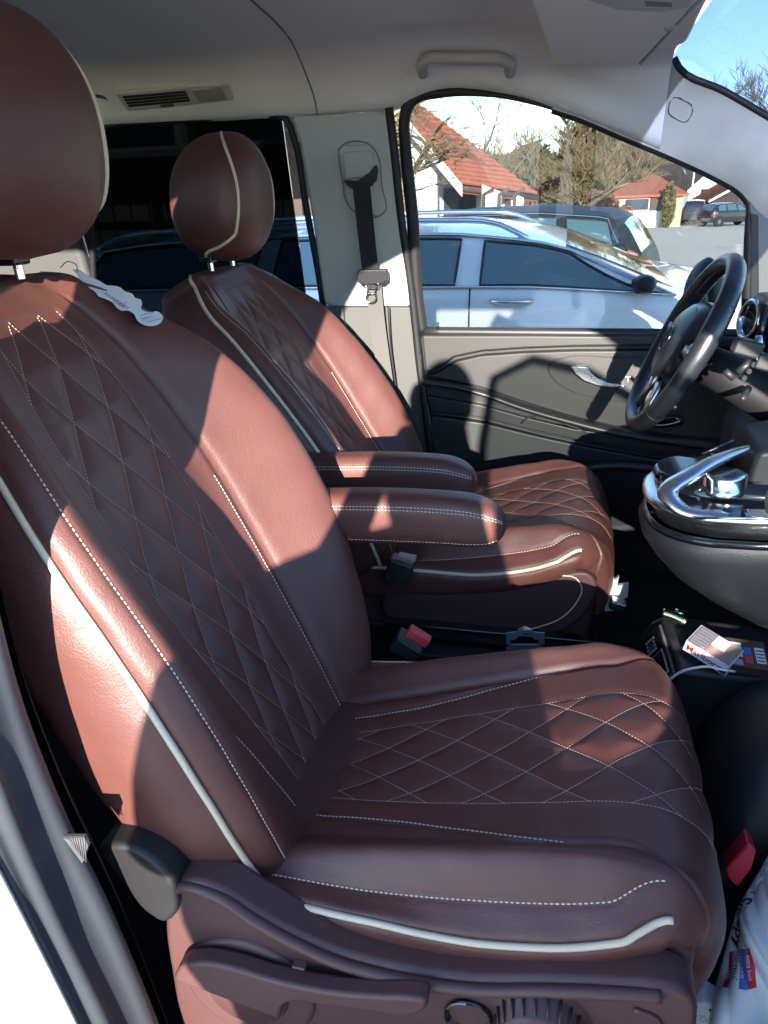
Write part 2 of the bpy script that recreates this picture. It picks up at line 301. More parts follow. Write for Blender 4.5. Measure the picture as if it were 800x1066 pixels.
def make_seat(nm, label, hx, hz, cy0, m, rec, outer_detail, hs=1.0, hsh=0.0, hz0=.010, sd=1.0, bx=0.0, shw=None, byo=0.0, asym=None):
    root = thing(nm, label, 'car seat', (hx, cy0, 0.45), 'front seats with quilted brown leather')
    # ---- backrest
    hk = np.array([-.03, .06, .17, .32, .48, .60, .675, .735, .768, .780])*hs
    tk = (hk-hk[0])/(hk[-1]-hk[0]); L = hk[-1]-hk[0]
    cy = [[0]*10,
          [.062, .068, .078, .094, .100, .092, .078, .060, .042, .015],
          [.118, .132, .150, .166, .166, .148, .125, .095, .066, .025],
          [.172, .200, .216, .226, .220, .194, .164, .124, .086, .034],
          [.210, .242, .258, .264, .254, .222, .186, .140, .096, .038],
          [.234, .268, .287, .292, .280, .244, .204, .152, .104, .042],
          [.238, .276, .298, .303, .290, .254, .212, .158, .108, .044],
          [.200, .235, .255, .262, .250, .220, .185, .140, .096, .038],
          [0]*10]
    cd = [[.030, .022, .012, .002, -.004, -.012, -.020, -.034, -.050, -.072],
          [.032, .024, .014, .004, -.002, -.010, -.018, -.032, -.049, -.072],
          [.042, .040, .034, .024, .014, .002, -.010, -.028, -.047, -.072],
          [.062, .086, .100, .094, .072, .042, .006, -.018, -.043, -.072],
          [.058, .092, .110, .107, .082, .048, .008, -.018, -.043, -.072],
          [.030, .058, .076, .074, .052, .022, -.010, -.030, -.050, -.073],
          [-.02, -.006, .000, -.008, -.022, -.036, -.046, -.056, -.066, -.076],
          [-.085, -.098, -.108, -.110, -.112, -.110, -.106, -.100, -.090, -.080],
          [-.095, -.110, -.122, -.126, -.128, -.124, -.118, -.108, -.095, -.082]]
    cd[6] = [v*sd if v < 0 else v for v in cd[6]]; cd[7] = [v*sd for v in cd[7]]; cd[8] = [v*sd for v in cd[8]]
    if shw:
        for j in range(2, 8): cy[j] = [v*k for v, k in zip(cy[j], shw)]
    rr = R(rec); spine = np.stack([-np.sin(rr)*hk, np.cos(rr)*hk], 1)
    grooves = [(lambda t: 2.0+0*t, 0.02, 0.93, 0.0070, 0.005, 0.07), (lambda t: 4.0+0*t, .02, .97, .0022, .0025, 0.03),
               (lambda t: 5.0+0*t, .02, .99, .004, .006, .03)]
    qb = dict(p=.150, q=.185, o=.03, hw=.092, A=.0070, t0=.02, t1=.92)
    B = Surf(tk, cy, cd, spine, (hx+bx, cy0+byo, hz), m, L, qb, grooves); B.flip = -1; B.nsign = 1
    if asym is not None:
        for j in range(3, 8): B.Y[8+j] += np.array(asym); B.Y[8-j] += np.array(asym)*.35; B.D[8+j] += np.array(asym)*.45*(j < 6)
    a = dense(-7, 7, [8, 8, 12, 10, 12, 16, 34, 34, 16, 12, 10, 12, 8, 8]); t = np.linspace(0, 1, 300)
    if outer_detail is False: t = np.linspace(0, 1, 240)
    A, T = np.meshgrid(a, t, indexing='ij'); P = B.at(A, T)
    # orientation check: front face normal must point to +x
    ctr = B.at(np.array([0.]), np.array([.5]), .01)-B.at(np.array([0.]), np.array([.5]), 0)
    if ctr[0, 0] < 0: B.nsign = -1; P = B.at(A, T)
    back = MB().grid(P).build('backrest', 'leather', root, smooth='all')
    ab = dense(7, 9-1, [10]); Ab, Tb = np.meshgrid(np.r_[np.linspace(6.98, 8, 14)], np.linspace(0, 1, 60), indexing='ij')
    P1 = B.base(Ab, Tb); P2 = B.base(-Ab[::-1], Tb); MB().grid(np.vstack([P1, P2[1:]])).build('back_shell', 'black', root, smooth='all')
    # piping, stitches
    tt = np.linspace(.03, .985, 160)
    for sg in (-1, 1):
        MB().tube(B.at(sg*5.0, tt, .0030), .0042, 8).build('piping', 'piping', back, smooth='all')
        sm = MB(); dashes(sm, B.at(sg*4.0, np.linspace(.04, .93, 400), .0002), .0011); sm.build('stitching', 'thread', back, smooth='all')
        sm = MB(); dashes(sm, B.at(sg*1.86, np.linspace(.04, .56, 260), .0004), .0009); sm.build('stitching', 'thread', back, smooth='all')
    qm = MB(); q = B.quilt
    def quilt_threads(S, q, mbx, r=.0006):
        for fam in (1, -1):
            for k in range(-3, 14):
                aa = np.linspace(-1, 1, 60); ln = k*q['p']-q['o']-fam*q['q']*aa; t_ = ln/S.L
                ok = (t_ > q['t0']) & (t_ < q['t1'])
                if ok.sum() > 4: dashes(mbx, S.at(aa[ok], t_[ok], .0007), r, .0036, .0012, 4)
        for sg in (-1, 1): dashes(mbx, S.at(sg*1.0, np.linspace(q['t0'], q['t1'], 300), .0006), r, .0036, .0012, 4)
    quilt_threads(B, q, qm, .0006); qm.build('quilt_stitching', 'thread_dim', back, smooth='all')
    # ---- cushion
    sx = np.array([-.07, .05, .18, .30, .405, .48, .533, .573, .595, .600, .590]); sz = np.array([-.010, .010, .040, .072, .102, .122, .120, .095, .050, -.010, -.080])
    dl = np.r_[0, np.cumsum(np.hypot(np.diff(sx), np.diff(sz)))]; L2 = dl[-1]; tk2 = dl/L2
    cy2 = [[0]*11,
           [.058, .068, .084, .096, .104, .110, .112, .112, .110, .106, .100],
           [.130, .140, .152, .163, .174, .180, .184, .184, .180, .175, .168],
           [.182, .192, .200, .206, .210, .214, .214, .208, .200, .194, .188],
           [.212, .224, .232, .238, .242, .243, .240, .230, .220, .212, .205],
           [.242, .254, .264, .270, .272, .268, .258, .246, .234, .224, .216],
           [.240, .252, .262, .268, .270, .266, .256, .246, .234, .224, .216],
           [.225, .235, .242, .248, .250, .246, .238, .228, .218, .210, .204]]
    cd2 = [[-.004, 0, 0, 0, 0, 0, 0, 0, 0, 0, 0],
           [-.002, .001, .002, .002, .002, .002, .001, .000, .000, .000, .000],
           [.004, .008, .010, .010, .008, .005, .001, -.003, -.004, -.004, -.004],
           [.020, .034, .040, .036, .028, .018, .004, -.006, -.010, -.010, -.010],
           [.026, .022, .002, -.009, -.014, -.012, -.012, -.016, -.020, -.020, -.020],
           [.024, .014, -.010, -.038, -.044, -.038, -.034, -.040, -.044, -.044, -.044],
           [-.030, -.048, -.062, -.072, -.074, -.066, -.058, -.058, -.060, -.060, -.060],
           [-.060, -.078, -.090, -.100, -.100, -.090, -.080, -.078, -.078, -.078, -.078]]
    def seamA(t): return 1.56+.44*smoothstep(.26, .60, t)
    def valA(t): return 2.0+3.2*smoothstep(.66, .88, t)
    g2 = [(seamA, .02, .60, .0045, .004, .06), (valA, .02, .93, .0065, .0055, .06), (lambda t: 4.0-.7*smoothstep(.63, .715, t), .02, .70, .0025, .003, .03), (lambda t: 5.0-.60*smoothstep(.64, .715, t), .02, .715, .004, .006, .035)]
    qc = dict(p=.110, q=.140, o=.058, hw=.095, A=.0060, t0=.03, t1=.93)
    Cc = Surf(tk2, cy2, cd2, np.stack([sx, sz], 1), (hx, cy0, hz), m, L2, qc, g2); Cc.flip = 1
    a = dense(-7, 7, [6, 8, 12, 12, 12, 24, 34, 34, 24, 12, 12, 12, 8, 6]); t = np.linspace(0, 1, 320)
    A, T = np.meshgrid(a, t, indexing='ij')
    up = Cc.at(np.array([0.]), np.array([.3]), .01)-Cc.at(np.array([0.]), np.array([.3]), 0)
    if up[0, 2] < 0: Cc.nsign = -1
    cush = MB().grid(Cc.at(A, T)).build('cushion', 'leather', root, smooth='all')
    for sg in (-1, 1):
        tt = np.linspace(.03, .718, 160); MB().tube(Cc.at(sg*g2[3][0](tt), tt, .003), .0042, 8).build('piping', 'piping', cush, smooth='all')
        tt = np.linspace(.03, .71, 400); sm = MB(); dashes(sm, Cc.at(sg*g2[2][0](tt), tt, .0002), .0011); sm.build('stitching', 'thread', cush, smooth='all')
        tt = np.linspace(.03, .58, 300); sm = MB(); dashes(sm, Cc.at(sg*(seamA(tt)-.07), tt, .0004), .0010); sm.build('stitching', 'thread', cush, smooth='all')
    qm = MB(); quilt_threads(Cc, qc, qm, .00065); qm.build('quilt_stitching', 'thread_dim', cush, smooth='all')
    # ---- headrest
    nh, na = 60, 96
    th = np.linspace(0, 1, nh); hh = .272*th
    prof = np.clip(1-np.abs(2*th-1)**2.5, 0, 1)**.45*(1-.05*smoothstep(.5, 1, th))
    wid = .136*(1-.06*th)*prof; 
    rr2 = R(3) ; nx, nz = math.cos(rr2), math.sin(rr2); vx, vz = -math.sin(rr2), math.cos(rr2)
    top = np.array([hx+bx-math.sin(rr)*.780*hs, cy0, hz+math.cos(rr)*.780*hs]); hb = top+np.array([.045+hsh, 0, hz0])
    an = np.linspace(0, 2*np.pi, na, endpoint=False)
    def hpos(ang, k, off=0.0):
        ang = np.asarray(ang, float); w = np.interp(k, th, wid); c, s_ = np.cos(ang), np.sin(ang); pr = np.interp(k, th, prof)
        yy = np.sign(s_)*np.abs(s_)**.78*(w+off); fx = np.where(c > 0, .085, .125)*pr
        xx = np.sign(c)*np.abs(c)**.80*(fx+off)+ .018*np.sin(np.pi*np.clip(k, 0, 1))*(c > 0)*0 + .020*(k-.4)
        h = np.interp(k, th, hh)
        return np.stack([hb[0]+nx*xx+vx*h, hb[1]+m*yy, hb[2]+nz*xx+vz*h], -1)
    G = hpos(an[:, None]+0*th[None], th[None]+0*an[:, None])
    head = MB().grid(G, cu=True, cap=True).build('headrest', 'leather', root, smooth='all')
    for sg in (-1, 1):
        kk = np.linspace(0, 1, 160); k2 = .03+.945*kk; ang = R(70)-R(24)*np.sin(np.pi*kk)**.8+R(55)*(1-smoothstep(0, .22, kk))
        MB().tube(hpos(sg*ang, k2, .0015), .0036, 8).build('piping', 'piping', head, smooth='all')
        b0 = top+np.array([-.01*nx-.03*vx-.012, sg*.06, -.03*vz]); b1 = b0+np.array([vx, 0, vz])*.10; MB().tube([b0, b1], .0065, 14).build('headrest_post', 'chrome', head)
        b0 = top+np.array([-.022*nx, sg*.06, -.02]); MB().box(b0+np.array([-.004, 0, .016]), (.03, .034, .016)).build('post_guide', 'black_gloss', root, bevel=.004)
    # ---- armrest on the inner side
    return root, B, Cc, top

def armrest(root, pivot, end, w, h, m):
    """stuffed armrest, rounded loft from pivot to end (x direction)"""
    p0, p1 = np.array(pivot, float), np.array(end, float); n = 90; t = np.linspace(0, 1, n)
    th = np.linspace(0, 2*np.pi, 72, endpoint=False); c, s_ = np.cos(th), np.sin(th)
    nose = (1-np.clip((t-.80)/.20, 0, 1)**2.6)**.5; tail = (1-np.clip((.06-t)/.06, 0, 1)**2)**.5
    H = h/2*np.maximum(nose, .02)*np.maximum(tail, .3)*(1+.12*np.sin(np.pi*t)); Wd = w/2*np.maximum((1-np.clip((t-.86)/.14, 0, 1)**2.6)**.5, .02)
    P = np.zeros((72, n, 3)); ctr = p0[None]+(p1-p0)[None]*t[:, None]
    def at(ang, tt_, off=0.0):
        c_, s2 = np.cos(ang), np.sin(ang); Hh = np.interp(tt_, t, H); Ww = np.interp(tt_, t, Wd); C = p0+(p1-p0)*np.asarray(tt_)[..., None]
        y = np.sign(c_)*np.abs(c_)**.62*(Ww+off); z = np.sign(s2)*np.abs(s2)**.62*(Hh+off)+.006*np.clip(s2, 0, 1)*(np.abs(c_) < 1)
        gdep = -.0025*np.exp(-((ang-2*np.pi*np.round(ang/(2*np.pi)))/.06)**2)
        return np.stack([C[..., 0], C[..., 1]+y, C[..., 2]+z-h*.18*np.asarray(tt_)**6], -1)
    A, T = np.meshgrid(th, t, indexing='ij'); o = MB().grid(at(A, T), cu=True, cap=True).build('armrest', 'leather', root, smooth='all')
    sm = MB(); face = np.pi  # side towards -Y
    for dz in (-.42, -.56): dashes(sm, at(np.full(200, np.pi+dz), np.linspace(.02, .985, 200), .0008), .0009)
    dashes(sm, at(np.full(200, np.pi+.55), np.linspace(.02, .97, 200), .0006), .0007)
    sm.build('stitching', 'thread', o, smooth='all')
    return o

# ================================================================== LARGE STRUCTURE: the van body
def arr(*p): return np.array(p, float)
def Yf(z): return 2.17-0.18*np.maximum(0, np.asarray(z, float)-1.17)          # inner face of the far body side
def W(px, py, dy=0.0):
    z = 1.4
    for _ in range(8): P = un(px, py, Y=float(Yf(z))+dy); z = P[2]
    return P
def side_prism(pts, dy, th, mb=None, mi=0):
    """a trim piece lying on the far body side; dy towards outside, th thickness"""
    mb = mb or MB(); P = [W(x, y, dy) for x, y in pts]; return mb.prism(P, (0, th, 0), mi)

van = thing('van_cabin', 'van interior with grey headliner and pale pillar trims around both seats', 'van', (0, 1.2, 0.0))
# headliner
xs = np.r_[np.linspace(-2.9, -1.0, 26), np.linspace(-.95, .20, 62)]
zl = crv([-2.9, -1.32, -.80, -.55, -.44, -.40, -.34, -.19, -.05, .09, .24], [1.745, 1.745, 1.74, 1.74, 1.742, 1.755, 1.772, 1.762, 1.72, 1.665, 1.60], xs)
rows = []
for x, z in zip(xs, zl):
    hd = np.interp(x, [-2.9, -.2, .20], [1.905, 1.905, 1.832]); jw = float(np.clip((x+.22)/.36, 0, 1)); jw = jw*jw*(3-2*jw)
    k = [(.40, 1.855), (.41, 1.862), (.48, 1.875), (.60, hd-.03), (.95, hd-.005), (1.25, hd), (1.60, hd-.006), (1.80, hd-.03), (1.94+.075*jw, ((hd+z)/2+.025)*(1-jw)+1.785*jw), ((float(Yf(z))-.035)*(1-jw)+2.058*jw, (z+.035)*(1-jw)+(z+.075)*jw), (float(Yf(z)), z), (float(Yf(z))+.03, z-.004)]
    c = spline([(x, a, b) for a, b in k], 90); rows.append(c)
HG = np.array(rows); MB().grid(HG).build('headliner', 'fabric', van, smooth='all')
# front edge roll of the headliner
fr = [c for c in rows[-1]]; edge = [p+arr(.0, 0, 0) for p in fr]
P2 = np.array([[p+arr(.0, 0, 0), p+arr(.004, 0, .002), p+arr(.006, 0, .010), p+arr(.004, 0, .06)] for p in fr if p[1] < 1.93]); MB().grid(P2).build('headliner_front_edge', 'fabric', van, smooth='all')
# seam of the headliner by the pillar (a real groove line)
# outer roof skin
xo = np.linspace(-2.95, .30, 24); rows = []
for x in xo:
    dz = .0 if x < 0 else -.055*x/.30
    if x > .20: rows.append(spline([(x, .36, 1.862), (x, .37, 1.885), (x, .42, 1.93+dz), (x, .9, 1.95+dz), (x, 1.35, 1.95+dz), (x, 1.5, 1.945+dz), (x, 1.6, 1.935+dz), (x, 1.66, 1.93+dz)], 30)); continue
    if x > .10: rows.append(spline([(x, .36, 1.862), (x, .37, 1.885), (x, .42, 1.93+dz), (x, .9, 1.95+dz), (x, 1.6, 1.95+dz), (x, 1.90, 1.93+dz), (x, 2.0, 1.91+dz), (x, 2.04, 1.90+dz)], 30)); continue
    rows.append(spline([(x, .36, 1.862), (x, .37, 1.885), (x, .42, 1.93+dz), (x, .9, 1.95+dz), (x, 1.6, 1.95+dz), (x, 2.08, 1.90+dz), (x, 2.18, 1.80), (x, 2.19, 1.78)], 30))
MB().grid(np.array(rows)).build('roof_skin', 'paint_white', van, smooth='all')
# far A pillar: from the windscreen header down to the dash, wide and curved
lo = [W(x, y) for x, y in ((575, 113), (610, 125), (640, 138), (700, 163), (745, 184), (772, 200), (790, 222))]; lo += [arr(.60, 2.13, 1.40), arr(.95, 2.16, 1.16)]
hi = [arr(.02, 2.05, 1.82), arr(.12, 2.055, 1.815), un(697, 59, Y=2.04), un(706, 74, Y=2.04), un(750, 96, Y=2.05), un(800, 125, Y=2.06), arr(.62, 2.08, 1.56), arr(.82, 2.10, 1.42), arr(1.22, 2.12, 1.18)]
lo = [arr(p[0], p[1]+.006, p[2]) for p in lo]; lo = spline(lo, 60); hi = spline(hi, 60); q = np.linspace(0, 1, 16)
G = np.array([[l*(1-s)+h*s+arr(0, (.012-.042*float(smoothstep(.10, .45, l[0])))*math.sin(math.pi*s)**.8, 0) for s in q] for l, h in zip(lo, hi)])
MB().grid(G).build('windscreen_pillar', 'trim_dirty', van, smooth='all')
MB().tube([p+arr(.004, .0, .004) for p in hi if p[0] > .19], .0075, 8).tube([p+arr(0, .012, 0) for p in lo], .010, 8).build('pillar_seal', 'rubber', van, smooth='all')
oval = [un(x, y, Y=2.02) for x, y in ((700, 105), (703, 100), (716, 103), (724, 109), (723, 119), (718, 125), (708, 122), (699, 114))]
def on_pillar(P):   # nearest point of the pillar surface
    d = np.linalg.norm((G-P)*arr(1, .2, 1), axis=2); i = np.unravel_index(d.argmin(), d.shape); return arr(P[0], G[i][1], P[2])
ov = [on_pillar(p) for p in spline(oval+[oval[0]], 24)[:-1]]
MB().tube(ov, .0016, 6, closed=True).build('airbag_badge', 'trim_dark', van, smooth='all')
# windscreen and near pillar
ws = []
for y in np.linspace(.36, 2.08, 24):
    b = 1-((y-1.22)/.86)**2; ws.append([arr(.20+.03*b, y, 1.80+.055*b), arr(.72+.07*b, y, 1.50+.04*b), arr(1.20+.16*b, y, 1.14+.03*b)])
ws2 = np.array([spline(w_, 30) for w_ in ws]); MB().grid(ws2[:, 10:]).build('windscreen', 'wscreen', van, smooth='all', fix=False)
MB().grid(ws2[:, :11]).build('added_dimming_band', 'sky_dim_glass', van, smooth='all', fix=False)  # added strip that dims the sky at the top of the screen
MB().tube([arr(.13, .37, 1.80), arr(.40, .35, 1.66), arr(.80, .33, 1.40), arr(1.15, .31, 1.12)], .055, 12).build('near_windscreen_pillar', 'trim', van, smooth='all')
# windscreen header trim

# sliding-door side behind the pillar, far side
side = MB()
def wall(x0, x1, z0, z1, dy=0.0, th=.06, n=6):
    z = np.linspace(z0, z1, n); P = [arr(x0, float(Yf(a))+dy, a) for a in z]+[arr(x1, float(Yf(a))+dy, a) for a in z[::-1]]; return P
MB().prism(wall(-2.9, -.70, .40, 1.165), (0, .07, 0)).build('rear_side_panel', 'trim_sun_dim', van, bevel=.01)
MB().prism(wall(-1.86, -1.455, 1.168, 1.80, -.005), (0, .05, 0)).build('rear_side_pillar', 'trim_sun_dim', van, bevel=.02)
MB().prism(wall(-1.452, -.76, 1.168, 1.77, .028), (0, .005, 0)).build('rear_side_window', 'tint_glass', van, smooth=False)
MB().prism(wall(-2.9, -1.862, 1.168, 1.77, .028), (0, .005, 0)).build('rear_side_window', 'tint_glass', van, smooth=False)
fr_ = [W(x, y, .015) for x, y in ((98, 300), (92, 180), (88, 140), (110, 132), (200, 124), (285, 119), (298, 123), (305, 140), (318, 210), (334, 300), (338, 330))]
MB().tube(spline(fr_, 60), .010, 8).build('rear_window_seal', 'rubber', van, smooth='all')
# B pillar far: upper pale trim, dark step, lower pale trim toned down against the sun
pts = [(303, 121), (330, 119), (403, 116), (408, 150), (416, 220), (430, 317), (424, 320), (345, 320), (337, 316), (325, 230), (312, 150)]
MB().prism([W(x, y, -.012) for x, y in pts], (0, .07, 0)).build('door_pillar_trim', 'trim', van, bevel=.012)
pts = [(330, 318), (433, 318), (452, 470), (458, 640), (356, 640), (346, 450)]
MB().prism([W(x, y, .012) for x, y in pts], (0, .06, 0)).build('door_pillar_lower_trim', 'trim_sun_dim', van, bevel=.01)
pts = [(326, 319), (357, 319), (372, 470), (380, 600), (330, 600)]
MB().prism([W(x, y, -.004) for x, y in pts], (0, .02, 0)).build('door_pillar_seam', 'trim_dark', van, bevel=.006)
MB().tube(spline([W(x, y, -.005) for x, y in ((405, 112), (408, 135), (417, 220), (430, 315), (437, 380), (449, 470), (458, 560))], 50), .0115, 10).build('door_seal', 'rubber', van, smooth='all')
MB().tube(spline([W(x, y, -.012) for x, y in ((436, 345), (441, 400), (450, 450), (455, 475), (462, 560))], 40), .0028, 8).build('sill_strip', 'chrome', van, smooth='all')
# floor, bulkheads, near rear side, closing surfaces
MB().box((-.8, 1.25, .43), (4.3, 1.9, .04)).build('cabin_floor', 'carpet', van)
MB().box((1.32, 1.25, .80), (.05, 1.9, .75)).build('bulkhead', 'black', van)
MB().box((-2.95, 1.25, .80), (.05, 1.85, .75)).build('tailgate_panel', 'trim_dark', van)
MB().prism([(-2.93, .4, 1.18), (-2.93, 2.1, 1.18), (-2.93, 2.05, 1.84), (-2.93, .45, 1.84)], (.005, 0, 0)).build('rear_window', 'tint_glass', van, smooth=False)
MB().box((-1.76, .375, .80), (2.35, .06, .74)).build('near_rear_side', 'paint_white', van, bevel=.01)
MB().box((-1.76, .43, .80), (2.33, .03, .72)).build('near_rear_side_panel', 'trim_dark', van, bevel=.01)
MB().box((-1.78, .385, 1.46), (2.25, .006, .60)).build('near_rear_window', 'tint_glass', van, smooth=False)
# near door pillar: grey-blue trim with ridges, seen very close at the lower left; white outer body beyond it
Lp = [(-70, 760), (-30, 850), (0, 908), (28, 962), (80, 1066), (120, 1150), (170, 1260)]
Rp = [(-60, 300), (-10, 560), (20, 690), (66, 815), (118, 925), (178, 1075), (215, 1180)]
LL = spline([un(x, y, Y=.42) for x, y in Lp], 60); RR_ = spline([un(x, y, Y=.52) for x, y in Rp], 60)
prof_n = [(0, -.004), (.05, .0), (.16, .001), (.20, .005), (.30, .006), (.35, .002), (.45, .000), (.62, .001), (.72, .006), (.80, .006), (.88, .001), (1.0, -.03)]
nrm = np.cross(RR_[30]-LL[30], LL[31]-LL[30]); nrm /= np.linalg.norm(nrm); nrm *= -np.sign(nrm@(LL[30]-CL))
pk = spline([(a, b, 0) for a, b in prof_n], 60)
G = np.array([[l*(1-p[0])+r*p[0]+nrm*p[1] for p in pk] for l, r in zip(LL, RR_)])
MB().grid(G).build('near_door_pillar', 'pillar_near', van, smooth='all')
G2 = np.array([[l+arr(0, -.004, 0), l+arr(-.02, -.012, 0), l+arr(-.10, -.03, .0), l+arr(-.6, -.035, .02)] for l in LL]); MB().grid(G2).build('outer_body_side', 'paint_white', van, smooth='all')
MB().tube(LL+arr(0, -.004, 0), .005, 8).build('near_pillar_seal', 'trim', van, smooth='all')
MB().grid(np.array([[r, r+arr(-.02, .02, 0), r+arr(-.16, .03, 0)] for r in RR_])).build('near_pillar_inner_face', 'black', van, smooth='all')
MB().prism([(-.62, .42, 1.10), (-.53, .42, 1.10), (-.50, .42, 1.25), (-.475, .42, 1.36), (-.46, .42, 1.45), (-.435, .42, 1.56), (-.40, .42, 1.66), (-.33, .42, 1.76), (-.20, .42, 1.82), (-.08, .42, 1.87), (-.62, .42, 1.90)], (0, .08, 0)).build('near_upper_pillar', 'trim', van, bevel=.01)
# grab handle on the far roof rail
def on_head(px, py):     # the headliner point a pixel looks at
    d = FW + RT*(px-400)/FPX + UP*(533-py)/FPX; d = d/np.linalg.norm(d); V = HG.reshape(-1, 3)-CL; tt = V@d
    e = np.linalg.norm(V-tt[:, None]*d, axis=1)+np.where(tt < .5, 9, 0); i = np.argsort(e)[:6]; return CL+d*(tt[i]/(e[i]+1e-4)).sum()/(1/(e[i]+1e-4)).sum()
gh = [on_head(x, y) for x, y in ((441, 76), (441, 62), (450, 55), (470, 54), (500, 54), (520, 55), (531, 61), (531, 75))]
inn = arr(0, -.022, -.012)
gh = [gh[0]+inn*.2, gh[1]+inn, gh[2]+inn*1.2, gh[3]+inn*1.4, gh[4]+inn*1.4, gh[5]+inn*1.2, gh[6]+inn, gh[7]+inn*.2]
g_o = MB().tube(spline(gh, 50), .0125, 12).build('grab_handle', 'trim', van, smooth='all')
MB().tube([p-inn*1.3 for p in spline([on_head(x, y) for x, y in ((432, 80), (432, 60), (440, 52), (486, 49), (530, 51), (541, 60), (541, 77))], 50)], .004, 8).build('handle_recess', 'trim_dark', van, smooth='all')
MB().tube(spline([on_head(x, y)-(on_head(x, y)-CL)*.004 for x, y in ((240, -20), (264, 2), (286, 22), (305, 46), (318, 76), (327, 100), (331, 121))], 50), .0016, 6).build('headliner_seam', 'trim_dark', van, smooth='all')
# roof-rail air vent with lamp
va, vb, vc, vd = on_head(120, 96), on_head(238, 86), on_head(243, 104), on_head(133, 115)
ex = vb-va; ey = (vd-va); vn = np.cross(ex, ey); vn /= np.linalg.norm(vn); vn *= -np.sign(vn@(va-CL))
def vq(u, v, o=0): return (va*(1-u)+vb*u)*(1-v)+(vd*(1-u)+vc*u)*v+vn*o
vt = MB().prism([vq(0, 0, .004), vq(1, 0, .004), vq(1, 1, .004), vq(0, 1, .004)], -vn*.02).build('air_vent', 'trim', van, bevel=.004)
sl = MB()
for k in range(4):
    v = .17+k*.16; sl.prism([vq(.05, v, .0065), vq(.62, v, .0065), vq(.62, v+.085, .0065), vq(.05, v+.085, .0065)], -vn*.003)
sl.build('vent_slots', 'black', vt)
MB().prism([vq(.68, .14, .007), vq(.93, .14, .007), vq(.95, .84, .007), vq(.70, .84, .007)], -vn*.004).build('reading_lamp', mat('lamp_cover', (.30, .29, .29), .3), vt, bevel=.002)
MB().prism([vq(.34, .80, .007), vq(.46, .80, .007), vq(.46, .92, .007), vq(.34, .92, .007)], -vn*.003).build('vent_slider', 'trim_dark', vt)
MB().tube(spline([on_head(x, y)+vn*.002 for x, y in ((100, 99), (112, 102), (122, 112))], 14), .004, 6).build('coat_hook', 'trim_dark', van, smooth='all')
# sun visor and overhead unit
vz = 1.800
c4 = [arr(-.105, 1.30, vz+.06), arr(-.055, 1.93, vz-.012), arr(.125, 1.95, vz-.020), arr(.205, 1.30, vz+.025)]
vi = MB().prism(c4, (0, 0, .018)).build('sun_visor', 'fabric', van, bevel=.007)
MB().tube([c4[2]+arr(.004, 0, .004), c4[3]+arr(.004, 0, .004)], .0035, 8).build('visor_hinge', 'trim', vi, smooth='all')
MB().box((.155, 1.66, vz+.004), (.022, .03, .012)).build('visor_clip', 'trim', vi, bevel=.006)
oc = MB(); P = [un(585, -6, Z=1.79), un(640, 12, Z=1.79), un(690, 14, Z=1.79), un(722, 8, Z=1.79), un(734, -8, Z=1.79), un(740, -60, Z=1.79), un(600, -60, Z=1.79)]
oc.prism(P, (0, 0, .06)).build('overhead_console', 'trim', van, bevel=.01)
MB().prism([un(x, y, Z=1.7895) for x, y in ((670, 1), (700, 3), (701, 8), (672, 7))], (0, 0, .01)).build('reading_lamp_button', 'trim_dark', van, bevel=.002)
mr = MB(); mr.box((.425, 1.13, 1.735), (.035, .24, .075), rotm((0, 0, 1), .2)); mr.build('interior_mirror', 'black', van, bevel=.014)

# ---- driver's door
door = thing('driver_door', 'closed driver door with grey skin, chrome pull handle and side window beyond the steering wheel', 'car door', (.2, 2.2, .45))
def dp(pts, dy, th, nm, m, bevel=.006, par=None): return MB().prism([W(x, y, dy) for x, y in pts], (0, th, 0)).build(nm, m, par or door, bevel=bevel)
MB().prism([(-.425, 2.195, .42), (1.1, 2.195, .42), (1.1, 2.195, 1.14), (-.425, 2.195, 1.14)], (0, .07, 0)).build('door_core', 'door_mid', door)
MB().prism([(-.47, 2.27, .30), (1.15, 2.27, .30), (1.15, 2.27, 1.13), (-.47, 2.27, 1.13)], (0, .03, 0)).build('outer_skin', 'paint_white', door)
# belt ledge
bl = [W(438, 343), W(560, 344), W(700, 345), W(860, 346)]; MB().tube(spline(bl, 20)+arr(0, .012, -.008), .014, 12).build('belt_moulding', 'black', door, smooth='all')
dp([(439, 349), (560, 349), (700, 350), (860, 352), (860, 366), (700, 360), (600, 361), (545, 363), (502, 366), (473, 372), (455, 385), (443, 388)], -.012, .05, 'upper_skin', 'door_top', .007)
dp([(443, 391), (456, 388), (474, 376), (502, 370), (545, 367), (600, 365), (700, 365), (860, 372), (860, 470), (700, 458), (646, 446), (591, 433), (551, 421), (502, 404), (470, 397)], -.002, .05, 'door_insert', 'door_top', .006)
# armrest roll that sweeps down to the front
ridge = spline([W(x, y, -.015) for x, y in ((441, 398), (470, 401), (502, 409), (545, 424), (591, 437), (646, 450), (700, 458), (790, 468))], 70)
r = np.interp(np.linspace(0, 1, 70), [0, .3, .6, 1], [.018, .020, .026, .030]); MB().tube(ridge, r, 18, flat=.55, up=(0, 0, 1)).build('door_armrest', 'door_mid', door, smooth='all')
dp([(444, 412), (502, 422), (545, 434), (600, 447), (660, 455), (800, 470), (860, 480), (860, 500), (660, 466), (614, 461), (559, 449), (502, 435), (449, 428)], .004, .03, 'armrest_base', 'door_mid', .004)
MB().tube(spline([W(x, y, -.006) for x, y in ((449, 430), (502, 437), (559, 451), (614, 463), (700, 478), (800, 492))], 50), .0018, 6).build('trim_line', 'trim_sun_dim', door, smooth='all')
dp([(449, 433), (502, 440), (559, 454), (614, 466), (700, 481), (860, 506), (860, 700), (452, 700)], -.010, .06, 'lower_panel', 'door_low', .006)
